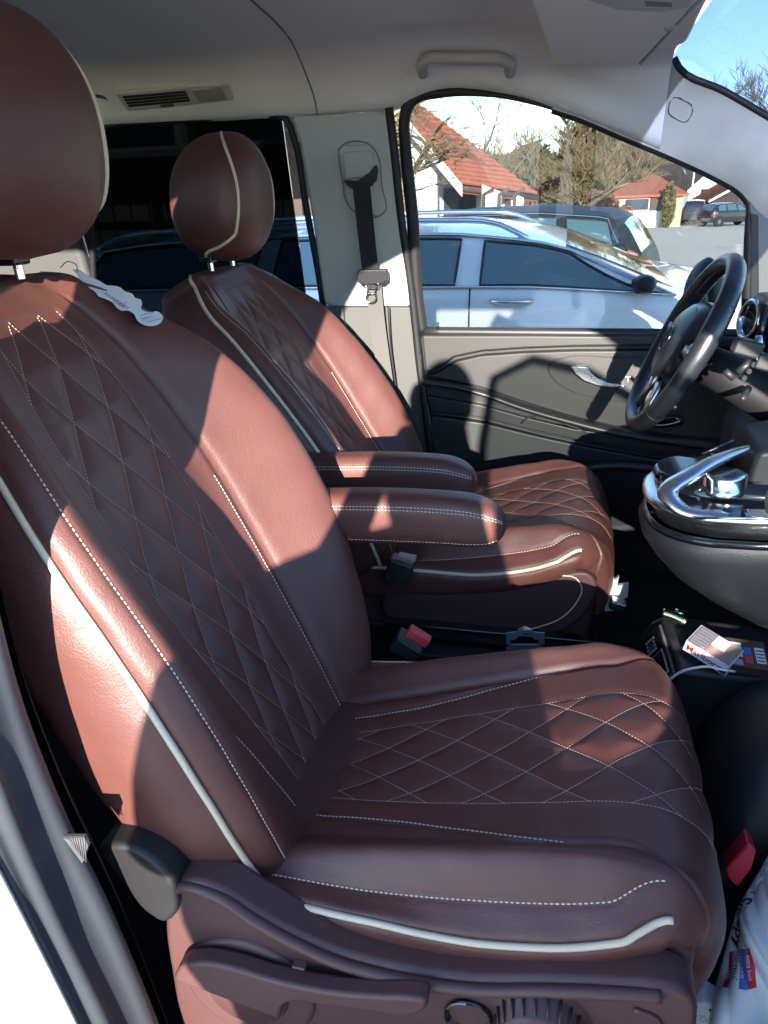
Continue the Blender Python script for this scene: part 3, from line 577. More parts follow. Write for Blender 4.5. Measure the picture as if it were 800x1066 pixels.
pk_ = spline([W(x, y, -.03) for x, y in ((560, 540), (578, 510), (592, 496), (612, 488), (650, 485), (700, 492), (760, 502), (860, 520))], 40)
MB().tube(pk_, .016, 12).build('door_pocket_rim', 'door_mid', door, smooth='all')
MB().prism([p for p in pk_]+[W(860, 660, -.03), W(560, 660, -.03)], (0, .03, 0)).build('door_pocket', 'door_mid', door, bevel=.01)
MB().tube(spline([W(x, y, -.010) for x, y in ((543, 441), (548, 436), (556, 434), (590, 442), (612, 452), (618, 460))], 30), .002, 8).build('pull_slot', 'black', door, smooth='all')
ovl = spline([W(x, y, -.005) for x, y in ((760, 372), (700, 372), (640, 372), (590, 372), (575, 377), (571, 385), (578, 396), (595, 407), (615, 413), (640, 417), (700, 425))], 60)
MB().tube(ovl, .0013, 6).build('recess_edge', 'black', door, smooth='all')
MB().prism([p+arr(0, .004, 0) for p in ovl], (0, .004, 0)).build('handle_recess', 'door_mid', door)
hp = [(594, 382), (602, 381), (611, 381.5), (615, 388), (622, 394), (634, 398.5), (650, 400.5), (652, 403), (640, 404), (622, 402), (608, 397), (599, 390)]
MB().prism([W(x, y, -.022) for x, y in hp], (0, .02, 0)).build('pull_handle', 'satin', door, bevel=.004)
tb = MB(); o_ = W(651, 396, -.008); ex_ = arr(1, 0, 0); tb.tube([o_+arr(0, 0, .010), o_+arr(.014, 0, .010)], .0012, 5).tube([o_+arr(.007, 0, .010), o_+arr(.007, 0, -.004)], .0012, 5); tb.build('lock_symbol', 'white', door)
sw = MB().prism([W(x, y, -.040) for x, y in ((675, 438), (705, 434), (712, 437), (711, 443), (690, 446), (672, 444))], (0, .03, 0)).build('window_switch_panel', 'black_gloss', door, bevel=.004)
MB().tube(spline([W(x, y, -.042) for x, y in ((678, 443), (700, 441), (708, 438), (704, 435.5))], 16), .0022, 6).build('switch_trim', 'chrome', sw, smooth='all')
MB().tube([W(456, 343, -.0), W(456, 336, -.0)], .004, 8).build('lock_pin', 'black', door, smooth='all')
# window frame of the door
op = [(440, 345), (436, 318), (429, 220), (422, 150), (421, 128), (425, 110), (434, 101), (455, 97), (520, 99.5), (580, 114), (640, 138), (700, 163), (745, 184), (770, 199), (779, 210), (780, 235), (778, 300), (777, 346)]
of = spline([W(x, y, .012) for x, y in op], 140)
rad = np.interp(np.arange(140), [0, 30, 48, 62, 80, 112, 120, 139], [.017, .017, .014, .006, .004, .006, .012, .014])
MB().tube(of, rad, 10).build('window_frame', 'rubber', door, smooth='all')
MB().prism([p+arr(0, .012, 0) for p in of], (0, .004, 0)).build('door_glass', 'win_glass', door, smooth=False, fix=True)
MB().prism([W(x, y, .004) for x, y in ((780, 206), (800, 222), (860, 270), (900, 346), (779, 346))], (0, .02, 0)).build('mirror_triangle', 'trim_dark', door, bevel=.004)
MB().prism([W(x, y, .000) for x, y in ((781, 222), (790, 224), (791, 346), (781, 346))], (0, .02, 0)).build('quarter_bar', 'rubber', door, bevel=.004)
# outside mirror of the driver's side
om = thing('outside_mirror', 'black outside mirror housing of the van beyond the steering wheel', 'wing mirror', (.55, 2.45, 1.2))
prof = spline([(.0, .015), (.05, .075), (.12, .10), (.22, .105), (.30, .095), (.36, .05), (.38, .01)], 30)
an = np.linspace(0, 2*np.pi, 32, endpoint=False); mc = un(722, 322, Y=2.50)
MB().grid(np.array([[mc+arr(.02+.05*math.cos(a)*pr/.1*.9-.0*h, .07*math.sin(a)*pr/.1, h-.19)*arr(1.25, 1.2, .80) for h, pr in prof] for a in an]), cu=True, cap=True).build('mirror_housing', 'black', om, smooth='all')
MB().box(mc+arr(.02, -.12, -.10), (.05, .2, .05)).build('mirror_arm', 'black', om, bevel=.012)
# ---- seat belt of the driver
sb = thing('seat_belt', 'black driver seat belt with chrome tongue hanging down the pale door pillar', 'seat belt', W(390, 300))
pl = MB().prism([W(x, y, -.020) for x, y in ((352, 155), (357, 151), (385, 150), (391, 154), (399, 195), (402, 221), (396, 226), (372, 223), (362, 216))], (0, .012, 0)).build('height_adjuster_plate', 'trim', sb, bevel=.006)
MB().tube(spline([W(x, y, -.022) for x, y in ((352, 157), (356, 152), (385, 151), (390, 156), (398, 195), (401, 220), (395, 225), (372, 222), (363, 214), (356, 185), (352, 160))], 50), .0014, 5).build('plate_edge', 'trim_dark', pl, smooth='all')
MB().prism([W(x, y, -.030) for x, y in ((356, 158), (386, 157), (389, 172), (387, 184), (359, 187))], (0, .02, 0)).build('adjuster_slider', 'trim', sb, bevel=.006)
MB().prism([W(x, y, -.044) for x, y in ((357, 187), (372, 188), (384, 180), (391, 171), (393, 176), (391, 188), (386, 194), (366, 197), (361, 193))], (0, .02, 0)).build('belt_guide', 'black', sb, bevel=.004)
def strip(p, w, nm, m, th=.0015):
    p = spline(p, 40); mb = MB(); G = np.array([[c+arr(-w/2, 0, 0), c+arr(w/2, 0, 0), c+arr(w/2, th, 0), c+arr(-w/2, th, 0)] for c in p]); mb.grid(G, cv=True); return mb.build(nm, m, sb)
strip([W(376, 190, -.045), W(380, 230, -.05), W(385, 275, -.06), W(388, 300, -.06)], .047, 'webbing', 'belt')
strip([W(389, 296, -.055), W(393, 335, -.05), W(400, 385, -.045), W(408, 440, -.04), W(416, 520, -.04)], .045, 'webbing', 'belt_sunlit')
MB().tube(spline([W(404, 318, -.05), W(407, 360, -.048), W(412, 400, -.045), W(418, 460, -.04)], 20), .0022, 6).build('webbing_edge', 'rubber', sb, smooth='all')
MB().prism([W(x, y, -.075) for x, y in ((372, 281), (403, 280), (404, 292), (399, 296), (376, 297), (371, 292))], (0, .02, 0)).build('tongue_grip', 'black', sb, bevel=.005)
tg = MB()
tg.tube(spline([W(x, y, -.072) for x, y in ((380, 297), (394, 296), (391, 303), (391, 313), (389, 314.5), (384, 314.5), (382, 312), (383, 303), (380, 297))], 40), .0024, 8, flat=1)
tg.tube([W(383, 306, -.072), W(391, 305.5, -.072)], .0022, 8); tg.build('belt_tongue', 'chrome', sb, smooth='all')
MB().box(W(388, 299, -.071), (.036, .004, .010)).build('tongue_plate', 'chrome', sb, bevel=.001)

# ================================================================== DASHBOARD, WHEEL, CONSOLE
dash = thing('dashboard', 'black dashboard with round air vent beyond the steering wheel', 'dashboard', (.8, 1.25, .5))
pf = [(1.30, 1.16), (1.0, 1.19), (.72, 1.215), (.60, 1.215), (.545, 1.19), (.53, 1.14), (.535, 1.05), (.55, .98), (.52, .92), (.50, .84), (.53, .74), (.66, .66), (.9, .62)]
rows = []
for y in np.linspace(.42, 2.14, 50):
    e = 0.05*math.exp(-((y-1.62)/.22)**4); k = .03*math.exp(-((y-1.25)/.16)**4)
    rows.append(spline([(x-(e+k)*(.5 < z-.5 < .75)*(x < .8), y, z+e*1.1*(z > 1.15)*(x < .9)) for x, z in pf], 60))
MB().grid(np.array(rows)).build('dash_body', 'dash', dash, smooth='all')
# air vent ring at the far end
vc_ = un(782, 333, Y=1.98); ax_ = arr(-.93, -.25, .15)
MB().lathe([(.050, -.01), (.050, .008), (.044, .013), (.038, .008), (.036, -.012)], vc_, ax_, 40).build('vent_ring', 'chrome', dash, smooth='all')
v_ = MB().lathe([(.0, -.008), (.036, -.008)], vc_, ax_, 30)
for k in (-.018, 0, .018): v_.box(vc_+arr(-.002, 0, k), (.004, .062, .003))
v_.build('vent_vanes', 'black', dash, smooth=False)
MB().box(vc_+arr(.05, 0, 0), (.09, .12, .12)).build('vent_housing', 'dash', dash, bevel=.02)
# instrument hood
hc = un(812, 330, Y=1.60)
MB().lathe([(.0, .0), (.055, .0), (.072, -.012), (.076, -.04), (.07, -.10)], hc, (-.92, -.28, .22), 48).build('instrument_hood', 'black_gloss', dash, smooth='all')
# steering column shroud and knee panel
MB().tube([arr(.30, 1.70, 1.185), arr(.40, 1.70, 1.135), arr(.56, 1.70, 1.06), arr(.72, 1.70, 1.0)], [.040, .052, .066, .085], 22).build('column_shroud', 'rubber', dash, smooth='all')
MB().prism([(.44, 1.98, .62), (.44, 1.98, .97), (.60, 1.98, 1.13), (.80, 1.98, 1.12), (.80, 1.98, .62)], (0, .16, 0)).build('side_kick_panel', 'trim_dark', dash, bevel=.03)
# stalk
MB().tube([arr(.375, 1.62, 1.15), arr(.345, 1.52, 1.155)], [.008, .006], 10).build('column_stalk', 'black', dash, smooth='all')
# pedals-side darkness: footwell back
MB().prism([(.80, 1.45, .45), (.80, 1.45, 1.0), (.82, 2.14, 1.0), (.82, 2.14, .45)], (.03, 0, 0)).build('footwell_back', 'carpet', dash)

# steering wheel
wc = arr(.247, 1.70, 1.223); wnv = arr(-.375, 0, .178); wnv = np.array([-.903, 0, .430]); wu = arr(.430, 0, .903); wv = arr(0, 1, 0); WR = .187
sw_ = thing('steering_wheel', 'black leather steering wheel with satin spokes and round emblem on the airbag', 'steering wheel', wc)
def wp(r, ang, o=0): return wc+r*(math.cos(ang)*wu+math.sin(ang)*wv)+wnv*o
an = np.linspace(0, 2*np.pi, 120, endpoint=False)
G = []
for a in an:
    c = wp(WR, a); ro = (math.cos(a)*wu+math.sin(a)*wv); thick = .0195+.002*math.exp(-((abs((a+np.pi) % (2*np.pi)-np.pi)-1.2)/.3)**2)
    G.append([c+thick*(math.cos(b)*ro*.86+math.sin(b)*wnv*1.0) for b in np.linspace(0, 2*np.pi, 28, endpoint=False)])
rim_ = MB().grid(np.array(G), cu=True, cv=True).build('rim', 'wheel_leather', sw_, smooth='all')
MB().tube([wp(WR-.0165, a, .004) for a in an], .0011, 5, closed=True).build('rim_seam', 'trim_dark', rim_, smooth='all')
for a0 in (.95, -.95, 2.3, -2.3):
    ro = (math.cos(a0)*wu+math.sin(a0)*wv); tv = -math.sin(a0)*wu+math.cos(a0)*wv
    MB().tube([wp(WR, a0)+.0200*(math.cos(b)*ro*.87+math.sin(b)*wnv*1.02) for b in np.linspace(0, 2*np.pi, 24, endpoint=False)], .0010, 5, closed=True).build('rim_band', 'black', rim_, smooth='all')
# airbag hub: rounded shield
G = []
for k in np.linspace(0, 1, 14):
    rr_ = (1-k**2.2)**.5 if k < 1 else 0.01
    G.append([wc+(.092*np.sign(math.cos(a))*abs(math.cos(a))**.8*(1.0+.10*math.cos(a))*wu+.108*np.sign(math.sin(a))*abs(math.sin(a))**.75*wv)*(.25+.75*rr_)+wnv*(-.020+.052*k) for a in np.linspace(0, 2*np.pi, 48, endpoint=False)])
hub = MB().grid(np.array(G), cv=True).add([wc+wnv*.0251], []).build('airbag_hub', 'wheel_leather', sw_, smooth='all')
MB().lathe([(0, .0335), (.034, .0328), (.066, .0285), (.085, .018)], wc, wnv, 48).build('hub_face', 'wheel_leather', hub, smooth='all')
em = MB().tube([wp(.026, a, .0345) for a in np.linspace(0, 2*np.pi, 40, endpoint=False)], .0014, 6, closed=True)
for a in (0, 2*math.pi/3, 4*math.pi/3):
    em.prism([wp(.0255, a, .0340), wp(.0035, a+1.05, .0340), wp(.0012, a+3.14, .0340), wp(.0035, a-1.05, .0340)], wnv*.0012)
em.build('emblem', 'black_gloss', hub, smooth=False)
for nm_, a1, a2, w_, m_ in (('spoke', 1.50, 1.52, .022, 'black_gloss'), ('spoke', -1.50, -1.52, .022, 'black_gloss'), ('spoke', 2.75, 2.80, .015, 'satin'), ('spoke', -2.75, -2.80, .015, 'satin')):
    p = [wp(.080, a1, .004), wp(.12, a1, .001), wp(WR-.01, a2, .0)]; ob = MB().tube(p, [w_*1.25, w_, w_*1.1], 12, flat=.45, up=wnv).build(nm_, m_, sw_, smooth='all')
    if m_ == 'black_gloss':
        for q_ in (.118, .130, .142, .154):
            MB().tube([wp(q_, a1-.09*.1/q_, .0135), wp(q_, a1+.09*.1/q_, .0135)], .003, 6).build('button', 'satin', ob, smooth='all')
# ---- centre console with chrome deck
con = thing('centre_console', 'grey centre console with chrome framed control deck and rotary knob', 'console', (.45, 1.30, .8))
def foot(cx, hw, x1, n=40, ex=2.4):     # rounded-nose outline, nose at cx, pointing to -X
    t = np.linspace(-1, 1, n); return [(cx+(x1-cx)*0+ .16*(1-(1-abs(a)**ex)**(1/ex)) , 1.305+hw*a) for a in t]
def ring(z0, nose, hw, tilt=.06):
    o = foot(nose, hw, .8); o = o+[(1.0, o[-1][1]), (1.0, o[0][1])]; return [arr(x, y, z0+tilt*(x-.15)) for x, y in o]
lv = [(.785, .50, .090, -.06), (.82, .34, .105, .0), (.855, .27, .122, .03), (.895, .215, .138, .05), (.935, .180, .148, .06), (.965, .160, .153, .06), (.985, .154, .154, .06), (.995, .160, .151, .06)]
MB().grid(np.array([ring(*l) for l in lv]), cv=True, cap=False).build('console_body', 'dash', con, smooth='all')
st = [(.993, .166, .146), (.997, .160, .149), (1.003, .160, .149), (1.006, .166, .144)]
MB().grid(np.array([ring(*l) for l in st]), cv=True).build('lower_step', 'black_gloss', con, smooth='all')
st = [(1.004, .176, .132), (1.020, .170, .136), (1.030, .163, .139), (1.036, .156, .143), (1.042, .156, .143), (1.046, .162, .138), (1.046, .180, .120)]
MB().grid(np.array([ring(*l) for l in st]), cv=True).build('deck_frame', 'satin', con, smooth='all')
dk = [(1.0465, .172, .128), (1.0468, .178, .122)]
MB().prism(ring(1.040, .172, .128)[:], (0, 0, .0055)).build('deck', 'black_gloss', con, bevel=.002)
# swooping chrome hand rest with glossy pad
MB().grid(np.array([ring(z_, n_, h_)[:40] for z_, n_, h_ in ((1.046, .18, .10), (1.062, .182, .098), (1.066, .195, .08))])+arr(0, .035, 0)).build('touch_pad', 'black_gloss', con, smooth='all')
MB().prism([p+arr(0, .045, .0) for p in ring(1.045, .176, .085)[4:36]]+[arr(.27, 1.40, 1.05)], (0, 0, .022)).build('pad_block', 'black_gloss', con, bevel=.008)
arc = spline([arr(.385, 1.40, 1.105), arr(.30, 1.33, 1.106), arr(.225, 1.26, 1.090), arr(.185, 1.215, 1.068), arr(.205, 1.195, 1.052), arr(.27, 1.180, 1.050), arr(.36, 1.172, 1.052)], 60)
MB().tube(arc, np.interp(np.linspace(0, 1, 60), [0, .15, .5, .65, .8, 1], [.005, .011, .018, .017, .010, .004]), 16, flat=.6, up=(0, 0, 1)).build('hand_rest_arch', 'satin', con, smooth='all')
kc = un(752, 523, Y=1.27); kc[2] = 1.062
kn = MB().lathe([(.036, -.004), (.038, .004), (.0345, .006), (.0345, .026), (.032, .030), (.029, .031)], kc, (-.06, 0, 1), 56).build('rotary_knob', 'chrome', con, smooth='all')
MB().lathe([(0, .030), (.0295, .0302)], kc, (-.06, 0, 1), 40).build('knob_top', 'black_gloss', kn, smooth=False)
for k in range(4):
    b0 = arr(.255+.032*k, 1.185, 1.0505+.002*k); MB().box(b0, (.027, .030, .006)).build('deck_button', 'black_gloss' if k % 2 else 'satin', con, bevel=.0015)
MB().tube([arr(.22, 1.165, 1.051), arr(.42, 1.160, 1.064)], .0022, 8).build('deck_rail', 'chrome', con, smooth='all')
# stack that rises towards the dash
sk = [un(683, 498, Y=1.47), un(735, 468, Y=1.50), un(800, 440, Y=1.52), arr(.75, 1.50, 1.16), arr(.80, 1.50, .85), arr(.34, 1.48, .90)]
MB().prism(sk, (0, -.03, 0)).build('stack_side', 'dash', con, bevel=.008)
MB().tube([sk[0]+arr(0, -.015, 0), sk[1]+arr(0, -.015, 0), sk[2]+arr(0, -.015, 0)], .0018, 6).build('stack_edge', 'satin', con, smooth='all')
MB().prism([un(770, 520, Y=1.30), un(790, 470, Y=1.30), arr(.58, 1.30, 1.17), arr(.65, 1.30, 1.0)], (0, .17, 0)).build('stack_front', 'dash', con, bevel=.012)
# phone holder clamped by the dash
ph = thing('phone_holder', 'black jointed phone holder clamped in front of the dashboard', 'phone holder', un(780, 375, Y=1.45))
P = lambda x, y, d=1.45: un(x, y, Y=d)
MB().box(P(778, 362), (.050, .03, .030), rotm((0, 1, 0), .25)).build('clamp_block', 'black', ph, bevel=.006)
MB().box(P(794, 376), (.028, .035, .028), rotm((0, 1, 0), .25)).build('clamp_block', 'black', ph, bevel=.005)
MB().tube([P(768, 388), P(782, 376)], .007, 12).tube([P(755, 386), P(764, 394)], .006, 10).build('clamp_arm', 'black', ph, smooth='all')
for k in range(4): MB().lathe([(0, 0), (.005, 0), (.005, .014), (0, .014)], P(771+5*k, 392-7*k), (.3, -.9, 0), 12).build('screw', 'satin' if k == 3 else 'black', ph)
MB().tube([P(790, 350), P(792, 372)], .006, 12).build('clamp_post', 'satin', ph, smooth='all')

# ================================================================== SEATS
seat, B1, C1, top1 = make_seat('front_seat', 'nearest brown quilted leather car seat, turned with its lever side to the viewer', -.37, .725, .848, 1, 23.5, True, 1.065, .008, .000, .80, 0.0, None, .018, [0, 0, .006, .026, .036, .032, .024, .012, .004, 0])
seat2, B2, C2, top2 = make_seat('front_seat', 'farther brown quilted leather car seat beside the steering wheel', -.455, .735, 1.705, -1, 28, False, 1.0, -.022, -.014, 1.35, .045, [1, 1, 1, 1.0, 1.02, 1.08, 1.14, 1.2, 1.25, 1.3])
armrest(seat, (-.50, 1.175, 1.005), (-.075, 1.170, 1.026), .075, .080, 1)
armrest(seat2, (-.56, 1.385, 1.000), (-.150, 1.382, 1.020), .075, .078, -1)
# side shield of the near seat
o2 = spline([(-.452, 0, .50), (-.447, 0, .62), (-.440, 0, .72), (-.425, 0, .785), (-.395, 0, .812), (-.355, 0, .806), (-.315, 0, .780), (-.27, 0, .757), (-.215, 0, .738), (-.15, 0, .731), (-.06, 0, .737), (.03, 0, .762), (.10, 0, .778), (.145, 0, .786), (.172, 0, .775), (.180, 0, .74), (.176, 0, .66), (.165, 0, .58), (.150, 0, .50)], 90)+arr(0, .552, 0)
sh = MB().prism(o2, (0, .05, 0)).build('side_shield', 'brown_plastic', seat, bevel=.010)
rimp = spline([(-.435, .556, .775), (-.395, .553, .800), (-.355, .551, .794), (-.315, .550, .768), (-.27, .549, .745), (-.215, .548, .726), (-.15, .548, .719), (-.06, .548, .725), (.03, .548, .750), (.10, .549, .766), (.14, .551, .772)], 80)
MB().tube(rimp, .0075, 10).build('shield_rim', 'brown_plastic', sh, smooth='all')
rec_ = spline([(.115, .5515, .742), (.138, .5515, .735), (.146, .5515, .70), (.140, .5515, .62), (.13, .5515, .55)], 30); MB().tube(rec_, .004, 8).build('shield_crease', 'brown_plastic', sh, smooth='all')
# housing around lever pivot
pv = arr(-.335, .55, .640)
MB().prism([(pv[0]+.088*math.cos(a), .546, pv[2]+.088*math.sin(a)) for a in np.linspace(.2, 2*np.pi+.2, 50)[:-1]], (0, .03, 0)).build('pivot_housing', 'brown_plastic', sh, bevel=.008)
MB().lathe([(0, -.006), (.050, -.006), (.054, 0), (.056, .022)], (pv[0], .545, pv[2]), (0, 1, 0), 60).build('pivot_cover', 'brown_plastic', sh, smooth='all')
lo_ = spline([(-.420, 0, .672), (-.405, 0, .700), (-.375, 0, .7165), (-.34, 0, .719), (-.29, 0, .712), (-.22, 0, .712), (-.16, 0, .722), (-.12, 0, .732), (-.103, 0, .733), (-.1015, 0, .727), (-.113, 0, .706), (-.122, 0, .700), (-.17, 0, .692), (-.23, 0, .684), (-.262, 0, .680), (-.276, 0, .668), (-.283, 0, .64)], 80)
body_ = [(p[0], .520, p[2]) for p in lo_]
MB().prism(body_, (0, .024, 0)).build('adjuster_lever', 'brown_plastic', sh, bevel=.006)
MB().box((-.255, .535, .7285), (.016, .012, .004)).build('lever_mark', 'brown_plastic', sh, bevel=.0015)
# knob with grip ribs
kx, kz = .020, .690
kb = MB().lathe([(0, -.026), (.040, -.026), (.045, -.022), (.047, .0), (.058, .004), (.060, .012)], (kx, .548, kz), (0, 1, 0), 72)
kbo = kb.build('side_knob', 'brown_plastic', sh, smooth='all')
rb = MB()
for k in range(22):
    a = k*2*np.pi/22; c = arr(kx+.0465*math.cos(a), .536, kz+.0465*math.sin(a)); rb.tube([c+arr(0, -.010, 0), c+arr(.003*math.cos(a), .014, .003*math.sin(a))], .0017, 6)
rb.build('knob_ribs', 'brown_plastic', kbo, smooth='all')
MB().lathe([(0, .012), (.020, .010), (.0245, -.002), (.027, -.004), (.028, .002)], (-.060, .548, .675), (0, 1, 0), 48).build('blue_black_socket', 'black_gloss', sh, smooth='all').name = 'socket'
# frame below the cushion
MB().prism([(-.42, .60, .50), (-.42, .60, .74), (-.1, .60, .745), (.12, .60, .79), (.185, .60, .78), (.175, .60, .50)], (0, .50, 0)).build('seat_frame', 'brown_plastic', seat, bevel=.02)
MB().box((-.12, .85, .47), (.50, .50, .10)).build('seat_pedestal', 'black', seat, bevel=.01)
# side shield of the far seat (inner side)
f2 = [W for W in ()]
f2 = [un(x, y, Y=1.452) for x, y in ((405, 597), (440, 600), (520, 601), (590, 597), (612, 596), (621, 604), (619, 622), (608, 642), (590, 655), (560, 665), (520, 669), (470, 664), (430, 655), (400, 640))]
s2 = MB().prism(spline(f2+[f2[0]], 70)[:-1], (0, .05, 0)).build('side_shield', 'brown_plastic', seat2, bevel=.008)
bd = [un(x, y, Y=1.450) for x, y in ((420, 606), (470, 602), (530, 600), (580, 599), (600, 602), (606, 612), (600, 628), (585, 643), (560, 653), (520, 658), (470, 654))]
MB().tube(spline(bd, 60), .0016, 6).build('shield_crease', 'piping', s2, smooth='all')
MB().prism([(-.52, 1.48, .50), (-.52, 1.48, .76), (-.2, 1.48, .76), (.05, 1.48, .80), (.12, 1.48, .78), (.10, 1.48, .60), (.02, 1.48, .50)], (0, .45, 0)).build('seat_frame', 'brown_plastic', seat2, bevel=.02)
MB().box((-.18, 1.70, .52), (.56, .46, .16)).build('seat_pedestal', 'black', seat2, bevel=.01)
MB().box((-.12, 1.44, .615), (.50, .03, .035)).build('seat_rail', 'black_gloss', seat2, bevel=.004)
MB().box((-.10, 1.40, .575), (.46, .05, .03)).build('seat_rail', 'black', seat2, bevel=.006)
MB().box((-.05, 1.20, .60), (.50, .20, .06)).build('seat_rail_cover', 'trim_dark', seat, bevel=.015)
# plastic connector under the driver's cushion front
cn = thing('connector_clip', 'grey broken plastic connector under the front of the farther seat', 'plastic clip', un(640, 615, Y=1.52))
c_ = MB(); Q = lambda x, y, d=1.52: un(x, y, Y=d)
c_.prism([Q(x, y) for x, y in ((622, 615), (630, 596), (634, 602), (637, 592), (640, 604), (645, 600), (643, 610), (655, 608), (654, 622), (643, 626), (640, 636), (630, 637), (629, 625))], (0, .012, 0)); c_.build('clip_body', 'trim', cn, bevel=.002)
MB().box(Q(643, 629, 1.50), (.035, .03, .022), rotm((0, 1, 0), .3)).build('clip_head', 'satin', cn, bevel=.004)
# buckles
bk = thing('belt_buckle', 'black seat belt buckle with red button beside the nearest seat', 'belt buckle', un(430, 668, Y=1.16), 'belt buckles')
b_ax = rotm((0, 1, 0), .55)
MB().box(un(424, 672, Y=1.17), (.055, .045, .034), b_ax).build('buckle_body', 'black', bk, bevel=.004)
MB().box(un(436, 662, Y=1.155), (.046, .020, .020), b_ax).build('release_button', 'red', bk, bevel=.003)
bk2 = thing('belt_buckle', 'black seat belt buckle with pale pink top beside the farther seat', 'belt buckle', un(415, 590, Y=1.40), 'belt buckles')
MB().box(un(416, 594, Y=1.40), (.055, .04, .062), rotm((0, 1, 0), .3)).build('buckle_body', 'black', bk2, bevel=.006)
MB().box(un(424, 580, Y=1.39), (.040, .022, .010), rotm((0, 1, 0), .15)).build('release_button', mat('pale_button', (.35, .22, .22), .4), bk2, bevel=.003)
# hook tag between the seats
hk_ = thing('hanger_tag', 'small dark translucent plastic hanger tag with hook slot between the seats', 'plastic tag', un(545, 665, Y=1.15))
h_ = MB(); Q = lambda x, y: un(x, y, Y=1.15)
out = [Q(x, y) for x, y in ((527, 674), (527, 659), (537, 658), (540, 655), (547, 652), (554, 655), (556, 658), (567, 659), (567, 674))]; inn_ = [Q(x, y) for x, y in ((532, 671), (532, 666), (537, 666), (542, 661), (547, 659), (552, 661), (557, 666), (561, 666), (561, 671))]
for i in range(len(out)-1): h_.prism([out[i], out[i+1], inn_[i+1], inn_[i]], (0, .002, 0))
h_.prism([Q(527, 671), Q(567, 671), Q(567, 678), Q(527, 678)], (0, .002, 0)); h_.build('tag_plate', mat('smoky_plastic', (.07, .08, .095), .15, coat=.5), hk_, smooth=False)

# ================================================================== FLOOR UNIT AND LOOSE THINGS
ub = thing('floor_storage_box', 'black floor box with open cubby and socket plate below the centre console', 'storage box', (.25, 1.25, .5))
bTL, bTR, bBR, bBL = un(663, 664, Y=1.33), un(689, 640, Y=1.25), un(707, 699, Y=1.13), un(678, 728, Y=1.19)
eS = arr(.42, .03, -.03)
MB().prism([bTL, (bTL+bTR)/2+arr(0, 0, .012), bTR, (bTR+bBR)/2+arr(-.0, -.008, .006), bBR, bBL+arr(0, .0, -.25), bTL+arr(0, .02, -.30)], eS).build('box_body', 'black', ub, bevel=.010)
def bq(u, v, o=.0): return (bTL*(1-u)+bTR*u)*(1-v)+(bBL*(1-u)+bBR*u)*v-eS/np.linalg.norm(eS)*o
def bquad(u0, v0, u1, v1, o, th, nm, m): MB().prism([bq(u0, v0, o), bq(u1, v0, o), bq(u1, v1, o), bq(u0, v1, o)], eS/np.linalg.norm(eS)*th).build(nm, m, ub, smooth=False)
bquad(.16, .14, .90, .97, .0035, .004, 'rear_plate', 'trim_dark'); bquad(.19, .165, .87, .945, .0050, .004, 'rear_plate_inset', 'black_gloss')
bquad(.26, .55, .80, .90, .0058, .002, 'cubby', 'rubber')
MB().tube([bq(.25, .54, .0062), bq(.81, .54, .0062), bq(.81, .91, .0062), bq(.25, .91, .0062)], .0013, 6, closed=True).build('cubby_frame', 'trim', ub, smooth='all')
for i_ in range(4):
    for j_ in range(4):
        if 0 < i_ < 3 and 0 < j_ < 3: continue
        bquad(.36+.085*i_, .25+.062*j_, .36+.085*i_+.045, .25+.062*j_+.034, .0066, .001, 'socket_key', 'trim')
bquad(.45, .32, .60, .43, .0066, .001, 'socket_key', 'trim_sun_dim')
# rounded black tray in front of the nearest seat
tr = thing('footwell_tray', 'rounded black tray moulding in front of the nearest seat', 'tray', (.5, .95, .5))
rows = []
for x in np.linspace(.262, .9, 30):
    e = (1-max(0, (.42-x)/.16)**2.5)**.5 if x > .262 else .05
    rows.append([arr(x, y, z) for y, z in [(.90+.0*e, .55), (.90-.0*e, .55+.13*e), (.912, .55+.215*e), (.945, .55+.262*e), (1.0, .55+.275*e), (1.08, .55+.27*e), (1.13, .55+.24*e), (1.15, .55+.12*e), (1.15, .55)]])
G = np.array([spline(r_, 40) for r_ in rows]); MB().grid(G).add([], []).build('tray_shell', 'dash', tr, smooth='all')
# cigarette packs
def obb(o, ex, ey, ez): 
    o, ex, ey, ez = map(lambda q: np.array(q, float), (o, ex, ey, ez)); return [o+a*ex+b*ey+c*ez for a in (0, 1) for b in (0, 1) for c in (0, 1)]
def boxv(mb, c8, mi=0): return mb.add(c8, [(0, 1, 3, 2), (4, 6, 7, 5), (0, 4, 5, 1), (2, 3, 7, 6), (0, 2, 6, 4), (1, 5, 7, 3)], mi)
cp = thing('cigarette_pack', 'cigarette pack with white front and red Marlboro lettering on the black floor box', 'cigarette pack', (.27, 1.17, .80))
nS = np.cross(eS, bBR-bTR); nS /= np.linalg.norm(nS); nS *= -np.sign(nS@FW)
def onS(px, py, h=.0):
    d = FW+RT*(px-400)/FPX+UP*(533-py)/FPX; P0 = (bTR+bBR)/2+arr(0, -.004, .006)+nS*h; return CL+d*(((P0-CL)@nS)/(d@nS))
def pack(root, o, q, w, dpt, h, body_m):
    p0 = onS(*o, .010); pa = onS(*q, .010)-p0; pa = pa/np.linalg.norm(pa)*w; dd = np.cross(nS, pa); dd = dd/np.linalg.norm(dd)*dpt
    if dd@UP < 0: dd = -dd
    mb = MB(); boxv(mb, obb(p0, pa, dd, nS*h)); mb.build('carton', body_m, root, smooth=False); return p0, pa, dd, nS*h
def face_patch(root, o, ea, eb, a0, b0, a1, b1, n_, lift, nm, m): mb = MB(); boxv(mb, obb(o+ea*a0+eb*b0+n_*(lift-.0004), ea*(a1-a0), eb*(b1-b0), n_*.0004)); mb.build(nm, m, root, smooth=False)
p0, pa, dd, hh_ = pack(cp, (711, 676), (744, 697), .078, .050, .024, 'white')
nl = -dd/np.linalg.norm(dd)
